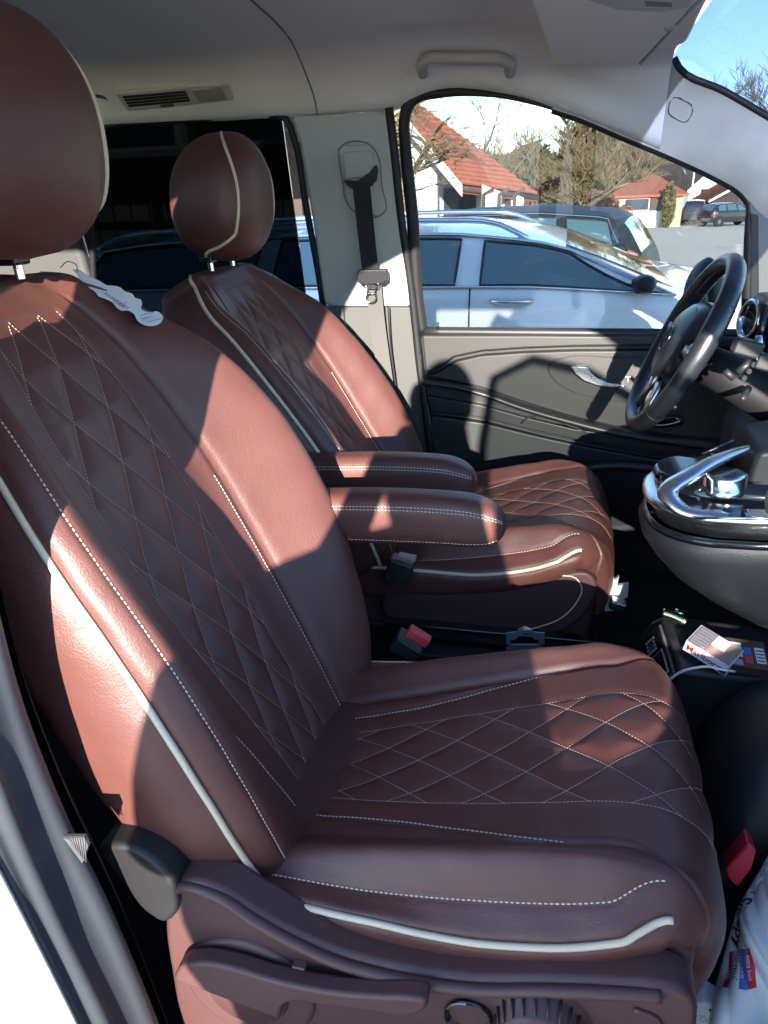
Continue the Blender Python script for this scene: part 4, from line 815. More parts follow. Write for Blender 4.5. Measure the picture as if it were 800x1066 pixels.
face_patch(cp, p0+hh_, pa, dd, .02, .03, .98, .97, nS, .0006, 'top_picture', 'pack_brown'); face_patch(cp, p0+hh_, pa, dd, .42, .45, .72, .98, nS, .0012, 'tax_stamp', 'white')
for k in range(6): face_patch(cp, p0+hh_, pa, dd, .05, .10+.14*k, .38, .16+.14*k, nS, .0012, 'small_print', 'ink_pale')
mbr = MB(); text_into(mbr, 'Marlboro', p0+hh_*.25+pa*.05+nl*.0008, pa, hh_, .0168, depth=0, bold=.0003); mbr.build('lettering', 'red_ink', cp, smooth=False, fix=False)
face_patch(cp, p0, pa, hh_, .82, .06, .985, .60, nl, .0006, 'warning_patch', 'ink')
cp2 = thing('cigarette_pack', 'dark open pack with coloured labels lying behind the white one', 'cigarette pack', (.33, 1.17, .80))
p1, pb, de, hk2 = pack(cp2, (757, 699), (784, 703), .062, .060, .018, 'pack_dark')
for a0, b0, a1, b1, m_ in ((.05, .35, .38, .85, 'white'), (.42, .45, .62, .72, 'bag_blue'), (.42, .15, .62, .42, 'bag_red'), (.72, .2, .96, .75, 'white'), (.10, .05, .35, .25, 'ink_pale')): face_patch(cp2, p1+hk2, pb, de, a0, b0, a1, b1, nS, .0006, 'label_patch', m_)
for k in range(4): face_patch(cp2, p1+hk2, pb, de, .74, .26+.12*k, .94, .30+.12*k, nS, .0010, 'small_print', 'ink')
# lighter / vial
lt = thing('lighter', 'pale yellow metallic lighter lying on the black floor box', 'lighter', (.22, 1.25, .81))
MB().tube(spline([onS(690, 638, .006), onS(702, 642, .007), onS(716, 649, .007)], 12), [.0095]*9+[.009, .008, .006], 16).build('lighter_body', 'gold', lt, smooth='all')
MB().tube([onS(703, 636, .006), onS(712, 641, .006)], .006, 12).build('lighter_cap', 'chrome', lt, smooth='all')
# cable
wcb = [un(683, 728, Y=1.135), un(688, 718, Y=1.132), un(697, 708, Y=1.125), un(710, 699, Y=1.115), un(725, 695, Y=1.105), un(738, 694, Y=1.10), un(752, 697, Y=1.09), un(765, 699, Y=1.10)]
tag(MB().tube(spline(wcb, 60), .0021, 8).build('charging_cable', 'white_cable', smooth='all'), 'white cable curving over the rounded black tray', 'cable')

# label hanging on the near seat's shoulder
lb = thing('paper_tag', 'white paper tag with scalloped outline tied on the shoulder of the nearest seat', 'paper tag', B1.at(np.array(3.), np.array(.93)))
ol = [(76, 280), (83, 281), (92, 287), (103, 292), (112, 297), (119, 297.5), (125, 299), (130, 303), (138, 306), (141, 310), (147, 312), (148, 317), (147, 321), (152, 324), (158, 325), (163, 324), (170, 331), (169, 334), (155, 339), (142, 331), (141, 328), (133, 323), (127, 323), (122, 320), (118, 315), (111, 311), (103, 308), (99, 303), (93, 299), (90, 295), (85, 292), (81, 286)]
o3 = spline(np.array([(a, b, 0) for a, b in ol+[ol[0]]]), 150)[:-1]
def shoulder(px, py, off=.006):        # point just above the seat's shoulder plane
    Pp = SH0; d = FW+RT*(px-400)/FPX+UP*(533-py)/FPX; t = ((Pp-CL)@SHN)/(d@SHN); return CL+t*d
sa, sb_, sc_ = B1.at(np.array(2.0), np.array(.955), .010), B1.at(np.array(4.6), np.array(.93), .012), B1.at(np.array(4.0), np.array(.80), .014)
SHN = np.cross(sb_-sa, sc_-sa); SHN /= np.linalg.norm(SHN); SHN *= -np.sign(SHN@FW); SH0 = sa
pt = MB().prism([shoulder(a, b) for a, b, _ in o3], -SHN*.0008).build('card', 'white', lb, smooth=False)
tm = MB(); tx = shoulder(140, 318)-shoulder(105, 296); ty = shoulder(110, 300)-shoulder(113, 306)
text_into(tm, 'KUNDEN', shoulder(108, 306)+SHN*.0004, tx, ty, .0095, depth=.0003); text_into(tm, 'CAR', shoulder(117, 314)+SHN*.0004, tx, ty, .0095, depth=.0003); text_into(tm, '1', shoulder(129, 315)+SHN*.0004, tx, ty, .008, depth=.0003)
tm.build('lettering', 'ink', lb, smooth=False, fix=False)
lm = MB()
for s_ in (0, 1):
    a_, b_ = (shoulder(146, 329), shoulder(160, 326)) if s_ == 0 else (shoulder(153, 336), shoulder(168, 332)); lm.tube([a_+SHN*.001, b_+SHN*.001], .0006, 4)
text_into(lm, 'SERVICE', shoulder(149, 334)+SHN*.0004, shoulder(165, 328)-shoulder(149, 332), ty, .0075, depth=.0003)
lm.build('small_print', 'ink_pale', lb, smooth=False, fix=False)
MB().tube(spline([shoulder(62, 281)+SHN*.004, shoulder(70, 277)+SHN*.008, shoulder(78, 279)+SHN*.006, shoulder(81, 283)+SHN*.001], 16), .0007, 5).build('string', 'ink', lb, smooth='all')

# shopping bag in the passenger footwell
bgt = thing('plastic_bag', 'crumpled white plastic bag with Sleepy lettering and blue and red print', 'bag', (.4, .75, .47))
cA, cB, cC, cD = un(716, 1080, Y=.70), un(900, 1080, Y=.66), un(900, 850, Y=.86), un(744, 930, Y=.86)   # lower-left, lower-right, upper-right, upper-left
lo_e = [(1.0, 716, 1090), (.80, 728, 1030), (.60, 740, 985), (.42, 752, 945), (.25, 768, 915), (.10, 786, 885), (0.0, 797, 862)]
lo_e = lo_e[::-1]; vk = [l[0] for l in lo_e]
nb = np.cross(cB-cA, cC-cA); nb /= np.linalg.norm(nb); nb *= -np.sign(nb@FW)
def bagf(u, v, off=0.0):
    u = np.asarray(u, float); v = np.asarray(v, float); px = np.interp(v, vk, [l[1] for l in lo_e]); py = np.interp(v, vk, [l[2] for l in lo_e])
    sh_ = np.broadcast(u, v).shape; u = np.broadcast_to(u, sh_); px = np.broadcast_to(px, sh_); py = np.broadcast_to(py, sh_); v = np.broadcast_to(v, sh_)
    X = px+(930-px)*u; Yp = py+(v*60-20)*u
    D = FW[None]+RT[None]*((X.ravel()-400)/FPX)[:, None]+UP[None]*((533-Yp.ravel())/FPX)[:, None]
    t = ((cA-CL)@nb)/(D@nb); P = CL+t[:, None]*D; u_, v_ = u.ravel(), v.ravel()
    bul = .055*np.sqrt(np.clip(1-(1-np.clip(u_/.35, 0, 1))**2, 0, 1))
    x, y, z = P.T*1.0
    wr = 2.2*(.0045*np.sin(31*x+19*z+2.0*np.sin(47*z+9*x))+.0030*np.sin(73*z-51*x+2.5*np.sin(39*x+5))+.0022*np.abs(np.sin(97*x+61*z+3*np.sin(31*z))))
    return (P+nb*(bul-.05+wr*np.clip(u_/.1, 0, 1)+off)[:, None]).reshape(sh_+(3,))
U, V_ = np.meshgrid(np.linspace(0, 1, 150), np.linspace(0, 1, 190), indexing='ij'); F_ = bagf(U, V_); Bk = F_-nb*(.004+.12*np.minimum(1, U*3))[..., None]*1.0
MB().grid(F_).grid(Bk).grid(np.stack([F_[:, 0], Bk[:, 0]], 1)).grid(np.stack([F_[:, -1], Bk[:, -1]], 1)).build('bag_film', 'bag', bgt, smooth='all')
def flat_text(s_, size, shear=0.0, bold=0.0):
    mb = MB(); text_into(mb, s_, (0, 0, 0), (1, 0, 0), (0, 1, 0), size, shear=shear, depth=0, bold=bold)
    return np.vstack(mb.v), mb.f
def inv_px(px, py):      # (u,v) of a pixel on the bag
    v = 0.5
    for _ in range(30):
        lx, ly = np.interp(v, vk, [l[1] for l in lo_e]), np.interp(v, vk, [l[2] for l in lo_e]); u = (px-lx)/(930-lx); 
        e = py-(ly+(v*60-20)*u); v = min(1, max(0, v+e/260))
    return u, v
def on_bag(V2, org, dx, dy):     # V2: 2-d shape units px; org px; dx/dy px vectors
    return np.array([bagf(*inv_px(org[0]+a*dx[0]+b*dy[0], org[1]+a*dx[1]+b*dy[1]), .0012) for a, b in V2[:, :2]])
def bag_text(s_, org, ang, size, m_, shear=0.0, bold=0.0):
    V2, F2 = flat_text(s_, size, shear, bold); ca, sa_ = math.cos(ang), math.sin(ang)
    MB().add(on_bag(V2, org, (ca, sa_), (sa_, -ca)), F2).build('lettering', m_, bgt, smooth=False, fix=False)
def bag_patch(quad, m_, nm='printed_block'):
    q = np.array(quad, float); n = 14; uu, vv = np.meshgrid(np.linspace(0, 1, n), np.linspace(0, 1, n), indexing='ij')
    pp_ = (q[0]*(1-uu[..., None])+q[1]*uu[..., None])*(1-vv[..., None])+(q[3]*(1-uu[..., None])+q[2]*uu[..., None])*vv[..., None]
    P = np.array([[bagf(*inv_px(a, b), .0006) for a, b in r_] for r_ in pp_]); MB().grid(P).build(nm, m_, bgt, smooth='all')
bag_text('Sleepy', (766, 926), R(101), 22, 'ink', .28, .40)
bag_patch([(769, 988), (780, 989), (778, 1031), (771, 1030)], 'bag_blue'); bag_patch([(777, 989), (787, 990), (788, 1028), (778, 1030)], 'bag_red')
bag_patch([(750.5, 987), (755.5, 987), (757, 1028), (750, 1027)], 'bag_red'); bag_patch([(756, 987), (757.5, 987), (759.5, 1028), (758, 1028)], 'bag_blue')
bag_text('formul', (760, 988), R(88), 12.5, 'bag_blue'); bag_text('4 extra katlı', (779, 990), R(88), 6.5, 'white'); bag_text('avantaj paket', (770.5, 990), R(88), 5.5, 'white')
bag_text('12 adet', (750.8, 1005), R(88), 4.5, 'white')
for l_ in ([(769, 915), (780, 928), (785, 912)], [(775, 905), (772, 915), (790, 905)], [(782, 890), (788, 903), (796, 888)], [(774, 925), (785, 926), (784, 917)], [(789, 893), (795, 900)]):
    MB().tube(np.array([bagf(*inv_px(a, b), .001) for a, b in l_]), .0006, 4).build('printed_line', 'ink_pale', bgt, smooth='all')
rp = thing('red_packet', 'red packet with blue and white band between the nearest seat and the white bag', 'packet', un(770, 895, Y=.84))
Q = lambda x, y, d=.84: un(x, y, Y=d if d > .9 else .84-(.93-d)*1.0 if 0 else (.84 if d == .84 else .84-(.93-d)))
MB().prism([Q(757, 905), Q(779, 878), Q(788, 887), Q(783, 905), Q(768, 925), Q(758, 915)], (0, .03, .0)).build('wrapper', 'bag_red', rp, bevel=.004)
rq = MB().prism([Q(760, 904, .925), Q(766, 897, .925), Q(776, 911, .925), Q(770, 920, .925)], (0, .004, 0)).build('band', 'bag_blue', rp, smooth=False)
mbt = MB(); text_into(mbt, 'JADE', Q(760, 903, .92), Q(770, 915, .92)-Q(760, 903, .92), Q(763, 899, .92)-Q(760, 903, .92), .010, depth=.001); mbt.build('lettering', 'white', rp, smooth=False, fix=False)
dg_ = thing('dark_pouch', 'black pouch with white stitching tucked between the nearest seat and the white bag', 'pouch', un(735, 1020, Y=.78))
MB().prism(spline([un(x, y, Y=.80) for x, y in ((728, 1045), (722, 1020), (728, 1005), (736, 998), (742, 1025), (738, 1040), (730, 1046))], 30), (0, .03, 0)).build('pouch_body', 'black_gloss', dg_, bevel=.006)
MB().tube(spline([un(x, y, Y=.796) for x, y in ((722, 1034), (725, 1024), (724, 1012))], 12), .0012, 5).build('chain', 'white', dg_, smooth='all')
wp2 = thing('wipes_packet', 'white packet with red corner and green print at the lower right', 'packet', un(740, 1055, Y=.72))
MB().prism([un(x, y, Y=.735) for x, y in ((712, 1075), (720, 1049), (735, 1045), (752, 1054), (760, 1080))], (0, .04, 0)).build('wrapper', 'bag', wp2, bevel=.006)
MB().prism([un(x, y, Y=.732) for x, y in ((714, 1072), (720, 1050), (727, 1049), (722, 1060), (718, 1074))], (0, .003, 0)).build('red_corner', 'bag_red', wp2, bevel=.001)
MB().prism([un(x, y, Y=.732) for x, y in ((738, 1052), (747, 1053), (752, 1060), (744, 1060))], (0, .003, 0)).build('green_print', 'green', wp2, bevel=.001)
mbt = MB(); text_into(mbt, 'JO', un(727, 1056, Y=.731), un(730, 1066, Y=.731)-un(727, 1056, Y=.731), arr(1, 0, .1), .014, depth=.001); mbt.build('lettering', 'ink_pale', wp2, smooth=False, fix=False)
# belt anchor behind the near pillar and the lit belt scrap
an_ = thing('belt_anchor_cover', 'dark rounded belt anchor cover behind the nearest seat', 'belt anchor', un(150, 915, Y=.50))
MB().prism(spline([un(x, y, Y=.545) for x, y in ((98, 884), (128, 880), (160, 896), (184, 926), (184, 952), (170, 962), (150, 950), (128, 922), (98, 884))], 40)[:-1], (0, .06, 0)).build('cover', 'rubber', an_, bevel=.012)
mw = thing('perforated_patch', 'small pale ribbed triangle between the near pillar and the seat', 'ribbed patch', un(80, 882, Y=.49))
MB().prism([un(x, y, Y=.49) for x, y in ((65, 871), (88, 871), (92, 881), (86, 899))], (0, .004, 0)).build('patch_base', 'trim_sun_dim', mw, smooth=False)
lm = MB()
for k in range(9): lm.tube([un(67+k*2.6, 872, Y=.489), un(74+k*2.0, min(897, 878+k*2.6), Y=.489)], .0007, 4)
lm.build('patch_ribs', 'trim_dark', mw, smooth='all')

# ================================================================== the open door and the photographer, both behind the view
pd = thing('passenger_door', 'open passenger door of the van swung out towards the front, beside the nearest seat', 'car door', (.85, .38, .3))
dl_ = arr(math.cos(R(228)), math.sin(R(228)), 0); dn_ = arr(-dl_[1], dl_[0], 0)*.07; d0 = arr(.86, .36, 0)
MB().prism([d0+dl_*a+arr(0, 0, z) for a, z in ((0, .35), (1.06, .35), (1.12, .6), (1.12, 1.14), (0, 1.14))], dn_).build('door_panel', 'paint_white', pd, bevel=.02)
MB().prism([d0+dn_*1.1+dl_*a+arr(0, 0, z) for a, z in ((.04, .40), (.98, .40), (1.0, .6), (1.0, 1.13), (.04, 1.13))], dn_*.5).build('door_lining', 'door_mid', pd, bevel=.01)
MB().tube([d0+dn_*.5+dl_*a+arr(0, 0, z) for a, z in ((.02, 1.16), (.10, 1.24), (.50, 1.52), (.72, 1.66), (.92, 1.73), (1.06, 1.70), (1.10, 1.5), (1.11, 1.15))], .015, 8).build('window_frame', 'rubber', pd, smooth='all')
MB().prism([d0+dn_*.5+dl_*a+arr(0, 0, z) for a, z in ((.04, 1.16), (.10, 1.24), (.50, 1.52), (.72, 1.66), (.92, 1.73), (1.06, 1.70), (1.10, 1.5), (1.11, 1.15))], dn_*.05).build('door_glass', 'win_glass', pd, smooth=False)
M['jacket'] = mat('dark_jacket', (.02, .022, .03), .85, bump=(60, .4, 'noise', .003)); M['skin'] = mat('skin', (.45, .25, .18), .5); M['hair'] = mat('hair', (.03, .02, .015), .6)
def skin_obj(name, verts, edges, rad, m, parent, sub=2):
    me = bpy.data.meshes.new(name); off = WL[parent]; me.from_pydata([tuple(np.array(v)-off) for v in verts], edges, []); o = link(bpy.data.objects.new(name, me)); me.materials.append(M[m])
    md = o.modifiers.new('skin', 'SKIN'); 
    if not me.skin_vertices: bpy.context.view_layer.objects.active = o
    for i, r_ in enumerate(rad): me.skin_vertices[0].data[i].radius = (r_, r_) if np.isscalar(r_) else r_
    me.skin_vertices[0].data[0].use_root = True; md.use_smooth_shade = True; sb2 = o.modifiers.new('sub', 'SUBSURF'); sb2.levels = sub; sb2.render_levels = sub; o.parent = parent; WL[o] = WL[parent]; return o
ZP = -.07; HXo = .08
pe = thing('person', 'photographer in a dark jacket standing in the open doorway and holding up a phone', 'person', (.03, -.48, 0))
bx_, by_ = -.04, -.56
V = [(bx_, by_, .93), (bx_, by_, 1.10), (bx_, by_, 1.30), (bx_, by_, 1.42), (bx_, by_+.02, 1.50), (bx_+.01, by_+.05, 1.60), (bx_+.01, by_+.07, 1.70),
     (bx_-.17, by_, 1.40), (bx_-.24, by_+.06, 1.17), (bx_-.11, by_+.34, 1.36), (bx_-.07, by_+.46, 1.47),
     (bx_+.17, by_, 1.40), (bx_+.22, by_+.06, 1.17), (bx_+.09, by_+.34, 1.36), (bx_+.06, by_+.46, 1.47),
     (bx_-.09, by_, .88), (bx_-.10, by_+.01, .48), (bx_-.11, by_-.02, .07), (bx_-.11, by_+.13, .03), (bx_+.09, by_, .88), (bx_+.10, by_+.01, .48), (bx_+.11, by_-.02, .07), (bx_+.11, by_+.13, .03)]
Ed = [(0, 1), (1, 2), (2, 3), (3, 4), (4, 5), (5, 6), (3, 7), (7, 8), (8, 9), (9, 10), (3, 11), (11, 12), (12, 13), (13, 14), (0, 15), (15, 16), (16, 17), (17, 18), (0, 19), (19, 20), (20, 21), (21, 22)]
Rd = [(.28, .28), (.26, .26), (.20, .12), (.15, .09), .055, .08, .085, .065, .048, .036, .030, .065, .048, .036, .030, .09, .06, .045, .035, .09, .06, .045, .035]
V = [(a+(HXo*.6 if 3 < i < 7 else 0), b, c+(ZP if not 8 < i < 11 and not 12 < i < 15 and i < 15 else 0)) for i, (a, b, c) in enumerate(V)]
skin_obj('body', V, Ed, Rd, 'jacket', pe)
MB().grid(np.array([[arr(bx_+HXo, by_+.075, 1.70+ZP)+arr(.078*math.cos(a)*math.sin(b), .095*math.sin(a)*math.sin(b)-.01*math.cos(b), .118*math.cos(b)) for a in np.linspace(0, 2*np.pi, 24, endpoint=False)] for b in np.linspace(.05, 3.09, 18)]), cv=True, cap=True).build('head', 'skin', pe, smooth='all')
MB().grid(np.array([[arr(bx_+HXo, by_+.060, 1.712+ZP)+arr(.088*math.cos(a)*math.sin(b), .098*math.sin(a)*math.sin(b), .122*math.cos(b)) for a in np.linspace(0, 2*np.pi, 24, endpoint=False)] for b in np.linspace(.02, 1.5, 12)]), cv=True, cap=True).build('hair', 'hair', pe, smooth='all')
MB().lathe([(0, 0), (.014, .004), (.018, .018), (.008, .03), (0, .032)], (bx_+HXo, by_+.165, 1.685+ZP), (0, .3, .95), 12).build('nose', 'skin', pe, smooth='all')
for sg in (-1, 1):
    hx_ = bx_+sg*.065; hy_ = by_+.49
    Vh = [(hx_, hy_-.03, 1.475), (hx_+sg*.006, hy_+.01, 1.505), (hx_+sg*.012, hy_+.025, 1.54)]; Eh = [(0, 1), (1, 2)]; Rh = [.024, .028, .024]
    for k in range(4):
        b0 = len(Vh); z_ = 1.500+.019*k; Vh += [(hx_+sg*.018, hy_+.032, z_), (hx_+sg*.012, hy_+.052+.002*k, z_+.004), (hx_-sg*.010, hy_+.058, z_+.008)]; Eh += [(1 if k < 2 else 2, b0), (b0, b0+1), (b0+1, b0+2)]; Rh += [.0095, .009, .008]
    b0 = len(Vh); Vh += [(hx_-sg*.012, hy_+.004, 1.515), (hx_-sg*.024, hy_+.012, 1.535)]; Eh += [(1, b0), (b0, b0+1)]; Rh += [.0105, .009]
    skin_obj('hand', Vh, Eh, Rh, 'skin', pe, 2)
fh = thing('mobile_phone', 'black mobile phone held upright by the photographer', 'phone', (0, -.035, 1.55))
MB().box((bx_-.02, -.040, 1.540), (.072, .009, .150), rotm((1, 0, 0), R(-23))).build('phone_body', 'black_gloss', fh, bevel=.004)

# ================================================================== OUTSIDE
M['asphalt'] = mat('asphalt', (0.62, 0.53, 0.42), 0.9, bump=(9, .5, 'noise', .02), var=(.6, .10))
M['pave'] = mat('paving', (0.30, 0.28, 0.25), 0.9, bump=(12, .5, 'noise', .02), var=(.8, .10))
M['render'] = mat('white_render', (0.78, 0.78, 0.76), 0.9, var=(.8, .04)); M['render_y'] = mat('cream_render', (0.62, 0.52, 0.30), 0.9, var=(.8, .06))
M['tiles'] = mat('roof_tiles', (0.34, 0.115, 0.07), 0.8, bump=(6, .8, 'noise', .06), var=(3.5, .30)); M['tiles_dk'] = mat('dark_tiles', (0.10, 0.075, 0.065), 0.8, var=(2, .3)); M['wood'] = mat('dark_timber', (0.045, 0.032, 0.026), 0.8, bump=(14, .6, 'noise', .02), var=(5, .35))
M['win_dark'] = mat('house_window', (0.05, 0.06, 0.08), 0.1, coat=1.0); M['bark'] = mat('bark', (0.13, 0.10, 0.065), 0.9, var=(4, .3)); M['twig'] = mat('twigs', (0.23, 0.18, 0.10), 0.9, var=(2, .3))
M['twig_r'] = mat('reddish_twigs', (0.26, 0.12, 0.07), 0.9, var=(3, .3)); M['leaf'] = mat('evergreen', (0.07, 0.085, 0.035), 0.8, var=(1.5, .5)); M['leaf2'] = mat('pale_evergreen', (0.14, 0.13, 0.06), 0.8, var=(1.5, .45))
M['pole'] = mat('pale_pole', (.62, .62, .60), .5); M['hill'] = mat('wooded_hill', (.10, .09, .075), .95, bump=(.6, 1, 'noise', .5), var=(.25, .4))
tag(MB().grid(np.array([[arr(x, y, .006) for y in (-14, -6, 0, 2.4)] for x in (-14, -4, 4, 14)])).build('bounce_patch', mat('bounce_paving', (.50, .47, .43), .9, bump=(12, .5, 'noise', .02), var=(.8, .08))), kind='structure')  # unseen pale ground added to bounce sun up into the cabin
# ground sheet, falls away beyond the silver car
ys = np.r_[np.linspace(-80, 4, 14), np.linspace(4.6, 9, 22), np.linspace(10, 110, 50), np.linspace(130, 900, 8)]; xg = np.linspace(-500, 500, 81)
gzz = gz
G = np.array([[arr(x, y, gzz(y)) for y in ys] for x in xg]); tag(MB().grid(G).build('ground', 'asphalt', smooth='all'), kind='structure')
G = np.array([[arr(x, y, gzz(y)+.006) for y in np.linspace(6, 13.5, 12)] for x in np.linspace(-30, 2.2, 20)]); tag(MB().grid(G).build('pavement', 'pave', smooth='all'), kind='structure')
lines = MB()
for y in (12.0, 20.0, 30.0): lines.grid(np.array([[arr(x+.3*(y-14), yy, gzz(yy)+.012) for yy in (y, y+.12)] for x in np.linspace(.3, 12, 12)]))
tag(lines.build('kerb_line', 'pave', smooth='all'), kind='structure')

def car(nm, label, loc, yaw, prof, belt, body, W2=.90, sill=.28, wheels=(-1.4, 1.4), wins=(), wscr=None, rear=None, tail=None, group=None, roof_w=.66, rails=False, detail=True):
    """prof: (x, z) of the car's centre line from tail to nose; belt: (x,z) window line; wins: list of (x0,x1) side panes"""
    root = thing(nm, label, 'car', (0, 0, 0), group); x = np.linspace(prof[0][0], prof[-1][0], 110); pz = np.interp(x, [p[0] for p in prof], [p[1] for p in prof])
    k = np.ones(5)/5; pz = np.convolve(np.r_[[pz[0]]*2, pz, [pz[-1]]*2], k, 'valid'); bz = np.minimum(np.interp(x, [p[0] for p in belt], [p[1] for p in belt]), pz-.01)
    L0, L1 = prof[0][0], prof[-1][0]
    def half(i, s):        # s 0..6
        xx = x[i]; e = min(1, ((xx-L0)/.35)) if xx < L0+.35 else min(1, ((L1-xx)/.55)); e = max(0, e); tap = .80+.20*(1-(1-e)**2.2)
        w = W2*tap; up = max(0, (pz[i]-bz[i])/.45); rw = w*(.93-(.93-roof_w/.90)*min(1, up)); zb = sill+.12*(1-min(1, e*2))
        pts = [(0, zb), (w*.93, zb), (w, zb+.22), (w*.985, bz[i]-.10), (w*.955, bz[i]), (rw, max(bz[i]+.004, pz[i]-.055*min(1, up+.1))), (0, pz[i])]
        a = int(min(5, math.floor(s))); f = s-a; p, q = pts[a], pts[a+1]; 
        if a == 5: f2 = math.sin(f*math.pi/2); return arr(xx, p[0]*(1-f)+q[0]*f, p[1]+(q[1]-p[1])*f2)
        return arr(xx, p[0]+(q[0]-p[0])*f, p[1]+(q[1]-p[1])*f)
    S = np.r_[0, 1, 1.4, 2, 2.33, 2.66, 3, 3.5, 4, 4.5, 5, 5.12, 5.25, 5.5, 5.75, 6]
    G = np.array([[half(i, s) for s in S]+[half(i, s)*arr(1, -1, 1) for s in S[-2:0:-1]] for i in range(len(x))])
    MB().grid(G, cv=True, cap=True).build('body', body, root, smooth=True)
    def hx(xx, s, sg=1, off=.004):
        f = np.clip((xx-x[0])/(x[1]-x[0]), 0, len(x)-1.001); i = int(f); P = half(i, s)*(1-(f-i))+half(i+1, s)*(f-i); return P*arr(1, sg, 1)+arr(0, sg*off, off*.4)
    for sg in (-1, 1):
        if sg == 1 and not detail: continue
        for (a, b, a2, b2) in wins:      # bottom from a..b, top from a2..b2
            G = np.array([[hx((a+(b-a)*u)*(1-v)+(a2+(b2-a2)*u)*v, 4.06+.82*v, sg, .006) for v in np.linspace(0, 1, 6)] for u in np.linspace(0, 1, 14)]); MB().grid(G).build('side_window', 'car_glass', root, smooth='all')
            if detail:
                ol = np.vstack([G[:, 0], G[-1, 1:], G[::-1, -1][1:], G[0, ::-1][1:-1]]); MB().tube(ol+arr(0, sg*.002, 0), .007, 5, closed=True).build('window_rubber', 'car_dark', root, smooth='all')
        if detail and wins:
            a, b = min(w[0] for w in wins)-.06, max(w[1] for w in wins)+.06
            top = [hx(q, 4.95, sg, .008) for q in np.linspace(min(w[2] for w in wins), max(w[3] for w in wins), 20)]
            MB().tube([hx(q, 4.02, sg, .008) for q in np.linspace(a, b, 20)]+top[::-1], .008, 5, closed=True).build('window_chrome', 'chrome', root, smooth='all')
    if wscr:
        for (a, b, nm_) in ((wscr[0], wscr[1], 'windscreen'), (rear[0], rear[1], 'rear_window')) if rear else ((wscr[0], wscr[1], 'windscreen'),):
            G = np.array([[hx(q, s, 1, .0)+arr(0, 0, .008) for s in (5.06, 5.2, 5.4, 5.7, 6)]+[hx(q, s, -1, .0)+arr(0, 0, .008) for s in (5.7, 5.4, 5.2, 5.06)] for q in np.linspace(a, b, 12)]); MB().grid(G).build(nm_, 'car_glass', root, smooth='all')
    for wx in wheels:
        for sg in (-1, 1):
            MB().lathe([(0, 0), (.38, 0), (.38, .03), (0, .03)], (wx, sg*(W2-.015), .335), (0, sg, 0), 30).build('wheel_arch', 'car_dark', root)
            wh = MB().lathe([(.19, -.06), (.30, -.06), (.33, -.03), (.33, .16), (.19, .16)], (wx, sg*(W2+.012), .33), (0, -sg, 0), 30).build('wheel', 'tyre', root)
            r_ = MB().lathe([(0, -.045), (.06, -.05), (.065, .0), (.19, .02)], (wx, sg*(W2+.012), .33), (0, -sg, 0), 24)
            for k_ in range(5):
                a = k_*2*math.pi/5; r_.box(arr(wx+.12*math.cos(a), sg*(W2+.045), .33+.12*math.sin(a)), (.15, .02, .04), rotm((0, 1, 0), -a))
            r_.build('rim', 'rim', wh, smooth=False)
    if detail:
        for sg in (-1, 1):
            mx_ = wins[-1][1]-.12; p = hx(mx_, 4.05, sg, .02); out = arr(0, sg, 0)
            G = np.array([[p+out*(.04+.15*h)+arr(.02+.050*pr*math.cos(a)*(1.3-.5*h), 0, .05+.038*pr*math.sin(a)) for a in np.linspace(0, 2*np.pi, 20, endpoint=False)] for h, pr in ((0, .3), (.06, .8), (.3, 1), (.75, 1), (.95, .8), (1, .3))])
            mi_ = MB().grid(G, cv=True, cap=True).build('mirror', 'paint_dark', root, smooth='all'); MB().box(p+out*.06+arr(.02, 0, .02), (.08, .12, .03)).build('mirror_foot', 'car_dark', mi_, bevel=.008)
            for dx_ in wins[:-1][-1:]+wins[-1:]:
                q = hx(dx_[0]+.16, 3.35, sg, .022); MB().tube(spline([q+arr(-.10, -sg*.02, 0), q+arr(-.075, 0, 0), q+arr(.075, 0, 0), q+arr(.10, -sg*.02, 0)], 16), .011, 8).build('door_handle', 'chrome', root, smooth='all')
                MB().tube([hx(dx_[0]-.05, s, sg, .002) for s in np.linspace(1.5, 4, 8)], .004, 4).build('door_gap', 'car_dark', root, smooth='all')
            MB().tube([hx(q, 2.75, sg, .003) for q in np.linspace(L0+.4, L1-.6, 20)], .008, 5).build('body_crease', body, root, smooth='all')
            if rails: MB().tube(spline([hx(rails[0], 5.02, sg, .0)]+[hx(q, 5.10, sg, .0)+arr(0, 0, .045) for q in np.linspace(rails[0]+.15, rails[1]-.15, 8)]+[hx(rails[1], 5.02, sg, 0)], 30), .014, 8).build('roof_rail', 'chrome', root, smooth='all')
    for sg in (-1, 1):
        G = np.array([[hx(q, s, sg, .008) for s in np.linspace(2.6, 3.3, 4)] for q in np.linspace(L1-.50, L1-.10, 6)]); MB().grid(G).build('headlight', 'lamp_clear', root, smooth='all')
        tl = tail or (L0+.03, L0+.38, 2.75, 3.7); G = np.array([[hx(q, s, sg, .010) for s in np.linspace(tl[2], tl[3], 4)] for q in np.linspace(tl[0], tl[1], 6)]); MB().grid(G).build('tail_lamp', 'tail', root, smooth='all')
    root.location = loc; root.rotation_euler = (0, 0, yaw); return root
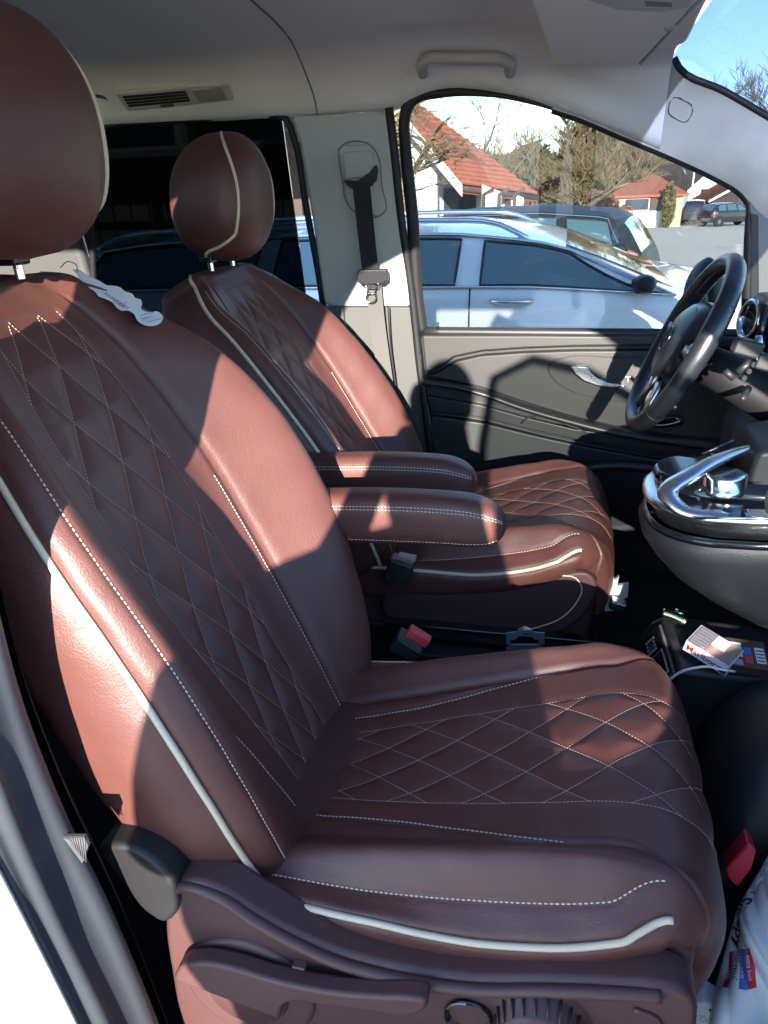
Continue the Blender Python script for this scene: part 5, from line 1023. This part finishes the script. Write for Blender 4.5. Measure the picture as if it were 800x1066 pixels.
# silver estate next to the van
P_sil = [(-2.45, .50), (-2.43, .85), (-2.3, 1.08), (-1.95, 1.31), (-1.5, 1.37), (-.6, 1.395), (.2, 1.385), (.66, 1.325), (.98, 1.20), (1.28, 1.06), (1.6, 1.01), (2.2, .92), (2.45, .72), (2.5, .45)]
car('parked_car', 'silver estate car with roof rails parked right beside the van', (-.75, 4.72, .0), 0, P_sil, [(-2.5, 1.07), (-1, 1.085), (.6, 1.08), (1.3, 1.04), (2.5, .7)], 'paint_silver', W2=.92, wheels=(-1.45, 1.5),
    wins=[(-1.95, -.90, -1.80, -.86), (-.78, .20, -.74, .22), (.33, 1.20, .34, .76)], wscr=(.74, 1.26), rear=(-2.28, -1.98), rails=(-1.9, .55))
P_mpv = [(-2.15, .5), (-2.12, .85), (-1.98, 1.10), (-1.80, 1.42), (-1.6, 1.50), (-.9, 1.56), (0, 1.54), (.5, 1.44), (1.15, 1.06), (1.7, .95), (2.05, .75), (2.1, .45)]
car('parked_car', 'dark grey hatchback with red tail lamps, parked behind the silver estate', (-1.10, 9.4, gz(9.4)), R(170), P_mpv, [(-2.2, 1.08), (0, 1.0), (1.2, .96), (2.1, .8)], 'paint_dark', W2=.90, wheels=(-1.3, 1.3),
    wins=[(-1.75, -1.25, -1.62, -1.20), (-1.15, -.15, -1.10, -.20), (-.02, .95, -.05, .40)], wscr=(.5, 1.10), rear=(-1.98, -1.78), tail=(-2.11, -1.72, 3.1, 4.3))
def far_pt(px, py):       # ground point of the falling car park seen at a pixel
    d = FW+RT*(px-400)/FPX+UP*(533-py)/FPX
    for t in np.arange(5, 90, .05):
        P = CL+t*d
        if P[2] <= gz(P[1]): return P
    return P
P_hat = [(-1.95, .5), (-1.93, .9), (-1.75, 1.2), (-1.6, 1.40), (-1.0, 1.48), (-.2, 1.47), (.3, 1.38), (.95, 1.0), (1.6, .90), (1.9, .7), (1.95, .45)]
P_suv = [(-2.2, .6), (-2.18, 1.1), (-2.0, 1.55), (-1.8, 1.68), (-.5, 1.74), (.2, 1.68), (.85, 1.15), (1.8, 1.05), (2.15, .85), (2.2, .5)]
for (px, py, yw, pr, bt, bd_, lab) in (
    (758, 235, R(28), P_hat, [(-2, .98), (1, .95), (2, .7)], 'paint_black', 'black car with bright alloy wheels at the right end of the far row'),
    (742, 231, R(62), P_hat, [(-2, .98), (1, .95), (2, .7)], 'paint_blue', 'teal blue car in the far row, left of the black one'),
    (722, 233, R(80), P_suv, [(-2.2, 1.12), (1, 1.08), (2.2, .9)], 'paint_black', 'tall dark car in the far row beside the lamp post'),
    (707, 230, R(100), P_hat, [(-2, .98), (1, .95), (2, .7)], 'paint_silver', 'pale silver car in the far row, partly behind the tall dark one'),
    (777, 228, R(35), P_hat, [(-2, .98), (1, .95), (2, .7)], 'paint_dark', 'grey blue car behind the black one in the far row')):
    p = far_pt(px, py); car('parked_car', lab, (p[0], p[1], gzz(p[1])), yw, pr, bt, bd_, W2=.86, wins=[(-1.5, -.9, -1.4, -.9), (-.8, -.1, -.8, -.12), (0, .75, 0, .30)], wscr=(.35, .90), rear=(-1.85, -1.62), detail=False, group='cars parked in the far row')

def box_house(nm, label, org, yaw, w, d, h, rh, wall, roof, hip=False, over=.4, wins=(), door=None, gar=None, down=()):
    """w along local x (facing the camera side is local -y), d depth"""
    root = thing(nm, label, 'house', (0, 0, 0)); 
    if hip: MB().prism([(0, 0, 0), (w, 0, 0), (w, d, 0), (0, d, 0)], (0, 0, h)).build('wall', wall, root, smooth=False)
    else: MB().prism([(0, 0, 0), (w, 0, 0), (w, 0, h), (w/2, 0, h+rh), (0, 0, h)], (0, d, 0)).build('wall', wall, root, smooth=False)
    o = over; r_ = MB()
    if hip:
        a = [arr(-o, -o, h), arr(w+o, -o, h), arr(w+o, d+o, h), arr(-o, d+o, h), arr(w*.38, d/2, h+rh), arr(w*.62, d/2, h+rh)]
        r_.add(a+[p-arr(0, 0, .15) for p in a[:4]], [(0, 1, 5, 4), (1, 2, 5), (2, 3, 4, 5), (3, 0, 4), (6, 7, 1, 0), (7, 8, 2, 1), (8, 9, 3, 2), (9, 6, 0, 3), (9, 8, 7, 6)])
    else:
        for sg in (0, 1):
            e0 = arr(-o if sg == 0 else w+o, -o, h-o*rh/(w/2)); rg = arr(w/2, -o, h+rh); t_ = arr(0, 0, .16); r_.prism([e0, rg, rg+t_, e0+t_], (0, d+2*o, 0))
            # rows of tiles
            n = 26
            for k in range(n):
                f = k/n; p = e0*(1-f)+rg*f+t_; q = e0*(1-f-.8/n)+rg*(f+.8/n)+t_+arr(0, 0, .0); r_.prism([p+arr(0, 0, .06), q+arr(0, 0, .0), q-arr(0, 0, .02), p-arr(0, 0, .02)], (0, d+2*o, 0))
    r_.build('roof', roof, root, smooth=False)
    if not hip:
        for sg in (0, 1):
            e0 = arr(-o if sg == 0 else w+o, -o-.02, h-o*rh/(w/2)-.02); rg = arr(w/2, -o-.02, h+rh-.02); MB().prism([e0, rg, rg+arr(0, 0, .16), e0+arr(0, 0, .16)], (0, -.04, 0)).build('bargeboard', 'render', root, smooth=False)
    for (x0, z0, x1, z1, face) in wins:
        if face == 'f': fr = MB().box(((x0+x1)/2, -.02, (z0+z1)/2), (x1-x0+.12, .05, z1-z0+.12)).build('window', 'render', root); MB().box(((x0+x1)/2, -.05, (z0+z1)/2), (x1-x0, .03, z1-z0)).build('pane', 'win_dark', fr, smooth=False)
        else: fr = MB().box((w+.02, (x0+x1)/2, (z0+z1)/2), (.05, x1-x0+.12, z1-z0+.12)).build('window', 'render', root); MB().box((w+.05, (x0+x1)/2, (z0+z1)/2), (.03, x1-x0, z1-z0)).build('pane', 'win_dark', fr, smooth=False)
    for (x0, z0, x1, z1, m_) in gar or (): MB().box(((x0+x1)/2, -.04, (z0+z1)/2), (x1-x0, .06, z1-z0)).build('garage_door', m_, root, smooth=False)
    for (x_, y_) in down: MB().tube([arr(x_, y_, 0), arr(x_, y_, h-.5), arr(x_+.25, y_-.25, h-.2)], .05, 6).build('downpipe', 'tiles_dk', root, smooth='all')
    root.location = org; root.rotation_euler = (0, 0, yaw); return root
def place(px, py, Y): p = un(px, py, Y=Y); return (p[0], Y, gzz(Y))
# left house: white with orange tiled roof, its low eave towards the right
lh = thing('house', 'white house with orange tiled roof and downpipes behind the silver estate', 'house', tuple(place(460, 230, 21)))
A_, B_, C_, D_, E_ = un(372, 62, Y=20), un(482, 194, Y=20), un(560, 206, Y=21.0), un(440, 118, Y=25.5), un(372, 62, Y=25.5)
pr_ = MB(); th_ = arr(0, 0, -.14)
def roof_pt(u, v): return (A_*(1-u)+B_*u)*(1-v)+(E_*(1-u)+(un(560, 204, Y=25.5))*u)*v
NR, NC = 26, 34
for i in range(NR):
    f0, f1 = i/NR, (i+1)/NR
    for k in range(NC):
        g0, g1 = k/NC, (k+1)/NC; up_ = arr(0, 0, .05)
        q_ = [roof_pt(f0, g0), roof_pt(f0, g1), roof_pt(f1, g1)+up_, roof_pt(f1, g0)+up_]; m0 = (q_[0]+q_[1])/2+arr(0, 0, .07); m1 = (q_[2]+q_[3])/2+arr(0, 0, .07)
        pr_.add([q_[0], m0, q_[1], q_[2], m1, q_[3]], [(0, 1, 4, 5), (1, 2, 3, 4), (5, 4, 3)])
pr_.prism([roof_pt(0, 0)+th_*.2, roof_pt(1, 0)+th_*.2, roof_pt(1, 1)+th_*.2, roof_pt(0, 1)+th_*.2], th_)
pr_.build('roof', 'tiles', lh, smooth=False)
MB().prism([roof_pt(0, 0)+arr(0, -.06, .04), roof_pt(1, 0)+arr(0, -.06, .04), roof_pt(1, 0)+arr(0, -.06, -.24), roof_pt(0, 0)+arr(0, -.06, -.24)], (0, -.06, 0)).build('bargeboard', 'render', lh, smooth=False)
g_ = gz(21)-.1
def wq(px0, px1, Y, ytop, nm='wall', m_='render', ybot=None):
    a, b = un(px0, ytop[0], Y=Y), un(px1, ytop[1], Y=Y); MB().prism([a, b, arr(b[0], Y, g_ if ybot is None else un(px1, ybot, Y=Y)[2]), arr(a[0], Y, g_ if ybot is None else un(px0, ybot, Y=Y)[2])], (0, .2, 0)).build(nm, m_, lh, smooth=False)
wq(330, 455, 20.6, (20, 168)); wq(455, 502, 22.6, (150, 200), 'recessed_wall', 'pole'); wq(502, 522, 20.9, (192, 200)); wq(522, 545, 23.5, (196, 206), 'rear_wall', 'render')
wq(462, 496, 22.5, (196, 196), 'window', 'win_dark', 226); wq(526, 532, 23.3, (204, 204), 'door', 'wood')
for px_, Y_ in ((504, 20.8), (520, 20.8), (536, 21.2)): a = un(px_, 202, Y=Y_); MB().tube([arr(a[0], Y_, g_), a, a+arr(.25, -.1, .12)], .045, 6).build('downpipe', 'tiles_dk', lh, smooth='all')
MB().tube([roof_pt(1, 0)+arr(.03, 0, -.05), roof_pt(1, 1)+arr(.03, 0, -.05)], .07, 8).build('gutter', 'tiles_dk', lh, smooth='all')
# cream house with garage and red hip roof
Yc = 58; a_, b_ = un(637, 226, Y=Yc), un(709, 222, Y=Yc); Wc = b_[0]-a_[0]
box_house('house', 'cream bungalow with red hipped roof and white garage door in the middle distance', (a_[0], Yc, gz(Yc)-.2), R(-3), Wc, 6, 2.3, 1.25, 'render_y', 'tiles', hip=True, over=.35,
    wins=[(Wc*.18, 1.35, Wc*.52, 2.05, 'f')], gar=[(Wc*.18, 0, Wc*.70, 1.25, 'render'), (Wc*.54, 1.3, Wc*.72, 2.1, 'tiles_dk')])
a_ = un(716, 215, Y=70)
box_house('house', 'pale two storey house with steep dark roof beyond the far row of cars', (a_[0], 70, gz(70)-.2), R(24), 4.4, 8, 2.9, 1.7, 'render', 'tiles_dk', over=.5, wins=[(.8, .5, 1.5, 1.4, 'f'), (2.6, 1.8, 3.4, 2.7, 'f'), (1.0, 1.8, 1.7, 2.7, 'f')])
a_ = un(741, 215, Y=66)
box_house('house', 'brown gabled house with carport at the right edge of the car park', (a_[0], 66, gz(66)-.2), R(8), 5.0, 8, 1.9, 1.3, 'wood', 'tiles', over=.4, wins=[(.6, .3, 1.8, 1.5, 'f'), (2.8, .3, 4.4, 1.6, 'f')])
a_ = un(598, 222, Y=62)
box_house('garden_shed', 'small shed with red roof behind the bare tree trunk', (a_[0], 62, gz(62)), R(0), 4.0, 4, 1.5, .7, 'render', 'tiles', hip=True, wins=[(1, .4, 1.8, 1.2, 'f')])['category'] = 'shed'
# timber carport seen through the rear side window
cpt = thing('timber_carport', 'dark timber carport with orange roof tiles seen through the rear side window', 'carport', (-6, 9, 0))
mb = MB()
for k in range(26): mb.box((-10.5+.32*k, 11.5, 1.3), (.29, .05, 3.2))
mb.build('plank_wall', 'wood', cpt)
for x_ in (-7.8, -5.9, -4.1): MB().box((x_, 8.2, 1.1), (.16, .16, 3.0)).build('post', 'wood', cpt)
MB().box((-6.8, 8.2, 2.45), (7.6, .16, .24)).build('beam', 'wood', cpt); MB().box((-6.8, 8.15, 2.02), (7.2, .10, .10)).build('beam', 'wood', cpt)
for k in range(9): MB().box((-10.2+.85*k, 9.6, 2.66), (.08, 3.6, .16)).build('rafter', 'wood', cpt)
rf = MB()
for k in range(30):
    x_ = -10.6+.26*k; rf.tube([arr(x_, 7.6, 2.60), arr(x_, 10.2, 3.75)], .14, 8, flat=.45, up=(0, 0, 1))
rf.build('tiled_roof', 'tiles', cpt, smooth='all')
hg = MB()
# lamp post, sign pole
def pole(nm, lab, px, py0, py1, r, head):
    p = far_pt(px, py0); z1 = un(px, py1, Y=p[1])[2]; g = gzz(p[1]); o = thing(nm, lab, 'street lamp' if head else 'pole', (p[0], p[1], g))
    MB().tube([arr(p[0], p[1], g), arr(p[0], p[1], z1)], r, 8).build('mast', 'pole', o, smooth='all')
    if head: MB().lathe([(0, -.25), (.16, -.2), (.24, 0), (.1, .12), (0, .14)], (p[0], p[1], z1), (0, 0, 1), 16).build('lamp_head', 'pole', o, smooth='all')
pole('street_lamp', 'slim street lamp standing in front of the far row of cars', 716.5, 233, 176, .07, True)
pole('signpost', 'short pale pole in front of the cream bungalow garage', 690.5, 233, 195, .07, False)
# bare trees
def bare_tree(nm, label, base, h, spread, seed, mats=('bark', 'twig'), lev=5, r0=.16, trunk=.28, droop=0.0, dens=4, cat='tree', group=None, twig_r=.010):
    rnd = random.Random(seed); root = thing(nm, label, cat, base, group); tk_ = MB(); tw = MB(); base = np.array(base, float)
    def grow(p, d, L, r, k):
        n = 5; P = [p]; dd = np.array(d, float)
        for i in range(n):
            dd = dd+np.array([rnd.gauss(0, .13), rnd.gauss(0, .13), rnd.gauss(.02-droop*(k > 1), .10)]); dd /= np.linalg.norm(dd); P.append(P[-1]+dd*L/n)
        (tk_ if k < 2 else tw).tube(P, np.linspace(r, r*.5, n+1), 6 if k < 2 else 3)
        if k >= lev: return
        m_ = dens if k else dens+3
        for j in range(m_):
            f = rnd.uniform(.30 if k else trunk, 1.0); i = min(n-1, int(f*n)); q = P[i]+(P[i+1]-P[i])*(f*n-i); a = rnd.uniform(0, 2*math.pi); sp = rnd.uniform(.45, 1.0)*spread
            nd = dd*.55+np.array([math.cos(a)*sp, math.sin(a)*sp, rnd.uniform(.05, .55)]); nd /= np.linalg.norm(nd); grow(q, nd, L*rnd.uniform(.48, .70), max(twig_r*.5, r*.45), k+1)
    grow(base-arr(0, 0, .1), (0, 0, 1), h*.55, r0, 0)
    tk_.build('trunk', mats[0], root, smooth='all', fix=False); tw.build('crown', mats[1], root, smooth='all', fix=False); return root
p = far_pt(590, 228)
q = place(588, 228, 30)
bare_tree('bare_tree', 'dense olive brown tree with a thick trunk, in the middle of the side window', q, 6.6, .85, 3, ('bark', 'twig'), 5, .30, .20, dens=7, twig_r=.020)
bare_tree('bare_tree', 'bare tree with long pale branches reaching over the orange roofed house', place(402, 225, 9.5), 4.6, 1.35, 11, ('twig', 'twig'), 5, .11, .32, droop=.07, dens=5, twig_r=.008)
bare_tree('bare_tree', 'thin bare tree left of the dense one, against the sky', place(520, 226, 34), 6.0, .9, 5, ('bark', 'twig'), 5, .16, .25, dens=4, twig_r=.016)
for i, (px, Y, h) in enumerate(((655, 85, 12), (690, 90, 13), (720, 85, 12), (625, 75, 10), (760, 95, 12), (560, 70, 9), (800, 90, 15), (850, 95, 16))):
    bare_tree('bare_tree', ('bare tree on the skyline, number %d from the left' % (i+1)) if 0 else ['tall bare tree on the skyline over the cream bungalow', 'bare tree on the skyline right of the bungalow roof', 'bare tree on the skyline above the street lamp', 'bare tree on the skyline left of the bungalow', 'bare tree on the skyline above the brown gabled house', 'bare tree on the skyline between the orange roof and the dense tree', 'bare tree seen through the windscreen at the right edge', 'outermost bare tree seen through the windscreen'][i],
        (un(px, 200, Y=Y)[0], Y, gzz(Y)), h, .8, 20+i, ('bark', 'twig'), 4, .2, .25, dens=5, group='bare trees on the skyline', twig_r=.05)
# leafy masses: hedge by the trunk, small conifers, wooded hill
def clump(nm, label, ctr, size, n, m, leaf, cat='hedge', kind=None, seed=1):
    rg = np.random.default_rng(seed); mb = MB(); c = np.array(ctr, float)
    p = rg.normal(size=(n, 3)); p /= np.linalg.norm(p, axis=1)[:, None]; p *= rg.uniform(.5, 1, (n, 1))**.5*(1+.15*np.sin(p[:, :1]*9)); P = c+p*np.array(size)/2
    d = rg.normal(size=(n, 3)); d /= np.linalg.norm(d, axis=1)[:, None]; e = np.cross(d, rg.normal(size=(n, 3))); e /= np.linalg.norm(e, axis=1)[:, None]
    V = np.stack([P-d*leaf, P+e*leaf*.4, P+d*leaf, P-e*leaf*.4], 1).reshape(-1, 3); o = MB().add(V, [(4*i, 4*i+1, 4*i+2, 4*i+3) for i in range(n)]).build(nm, m, smooth='all', fix=False)
    return tag(o, None if kind else label, None if kind else cat, None, kind)
q = un(560, 215, Y=36); clump('hedge', 'reddish brown bare hedge beside the thick tree trunk', (q[0], 36, gzz(36)+1.1), (6.5, 1.8, 2.8), 5000, 'twig_r', .16)
q = un(622, 215, Y=52); clump('hedge', 'low reddish hedge between the trunk and the cream bungalow', (q[0], 52, gzz(52)+.8), (4.2, 1.6, 2.0), 3000, 'twig_r', .14, seed=2)
q = un(697, 205, Y=56.5); clump('conifer', 'narrow yellow green conifer in front of the cream bungalow', (q[0], 56.3, gzz(56)+1.3), (.8, .8, 2.9), 1500, 'leaf2', .14, 'conifer', seed=3)
q = un(642, 221, Y=55); clump('shrub', 'low green shrub in front of the garage', (q[0], 55, gzz(55)+.4), (2.0, 1.0, 1.1), 900, 'leaf', .12, 'shrub', seed=4)
for i, (px, Y, s_) in enumerate(((640, 110, 7), (600, 108, 8), (540, 105, 8))):
    q = un(px, 190, Y=Y); clump('woodland', '', (q[0], Y, gzz(Y)+3), (22, 6, s_+3), 5000, 'leaf', .8, kind='stuff', seed=10+i)
for i, px in enumerate((690, 740, 800)):
    q = un(px, 190, Y=112); clump('woodland', '', (q[0], 112, gzz(112)+3), (22, 6, 9), 4500, 'twig_r', .7, kind='stuff', seed=20+i)
q = un(150, 180, Y=13); clump('conifer', 'dark conifer hedge behind the timber carport', (q[0]-2, 13.5, 1.8), (9, 2, 5), 9000, 'leaf', .25, 'conifer hedge', seed=31)
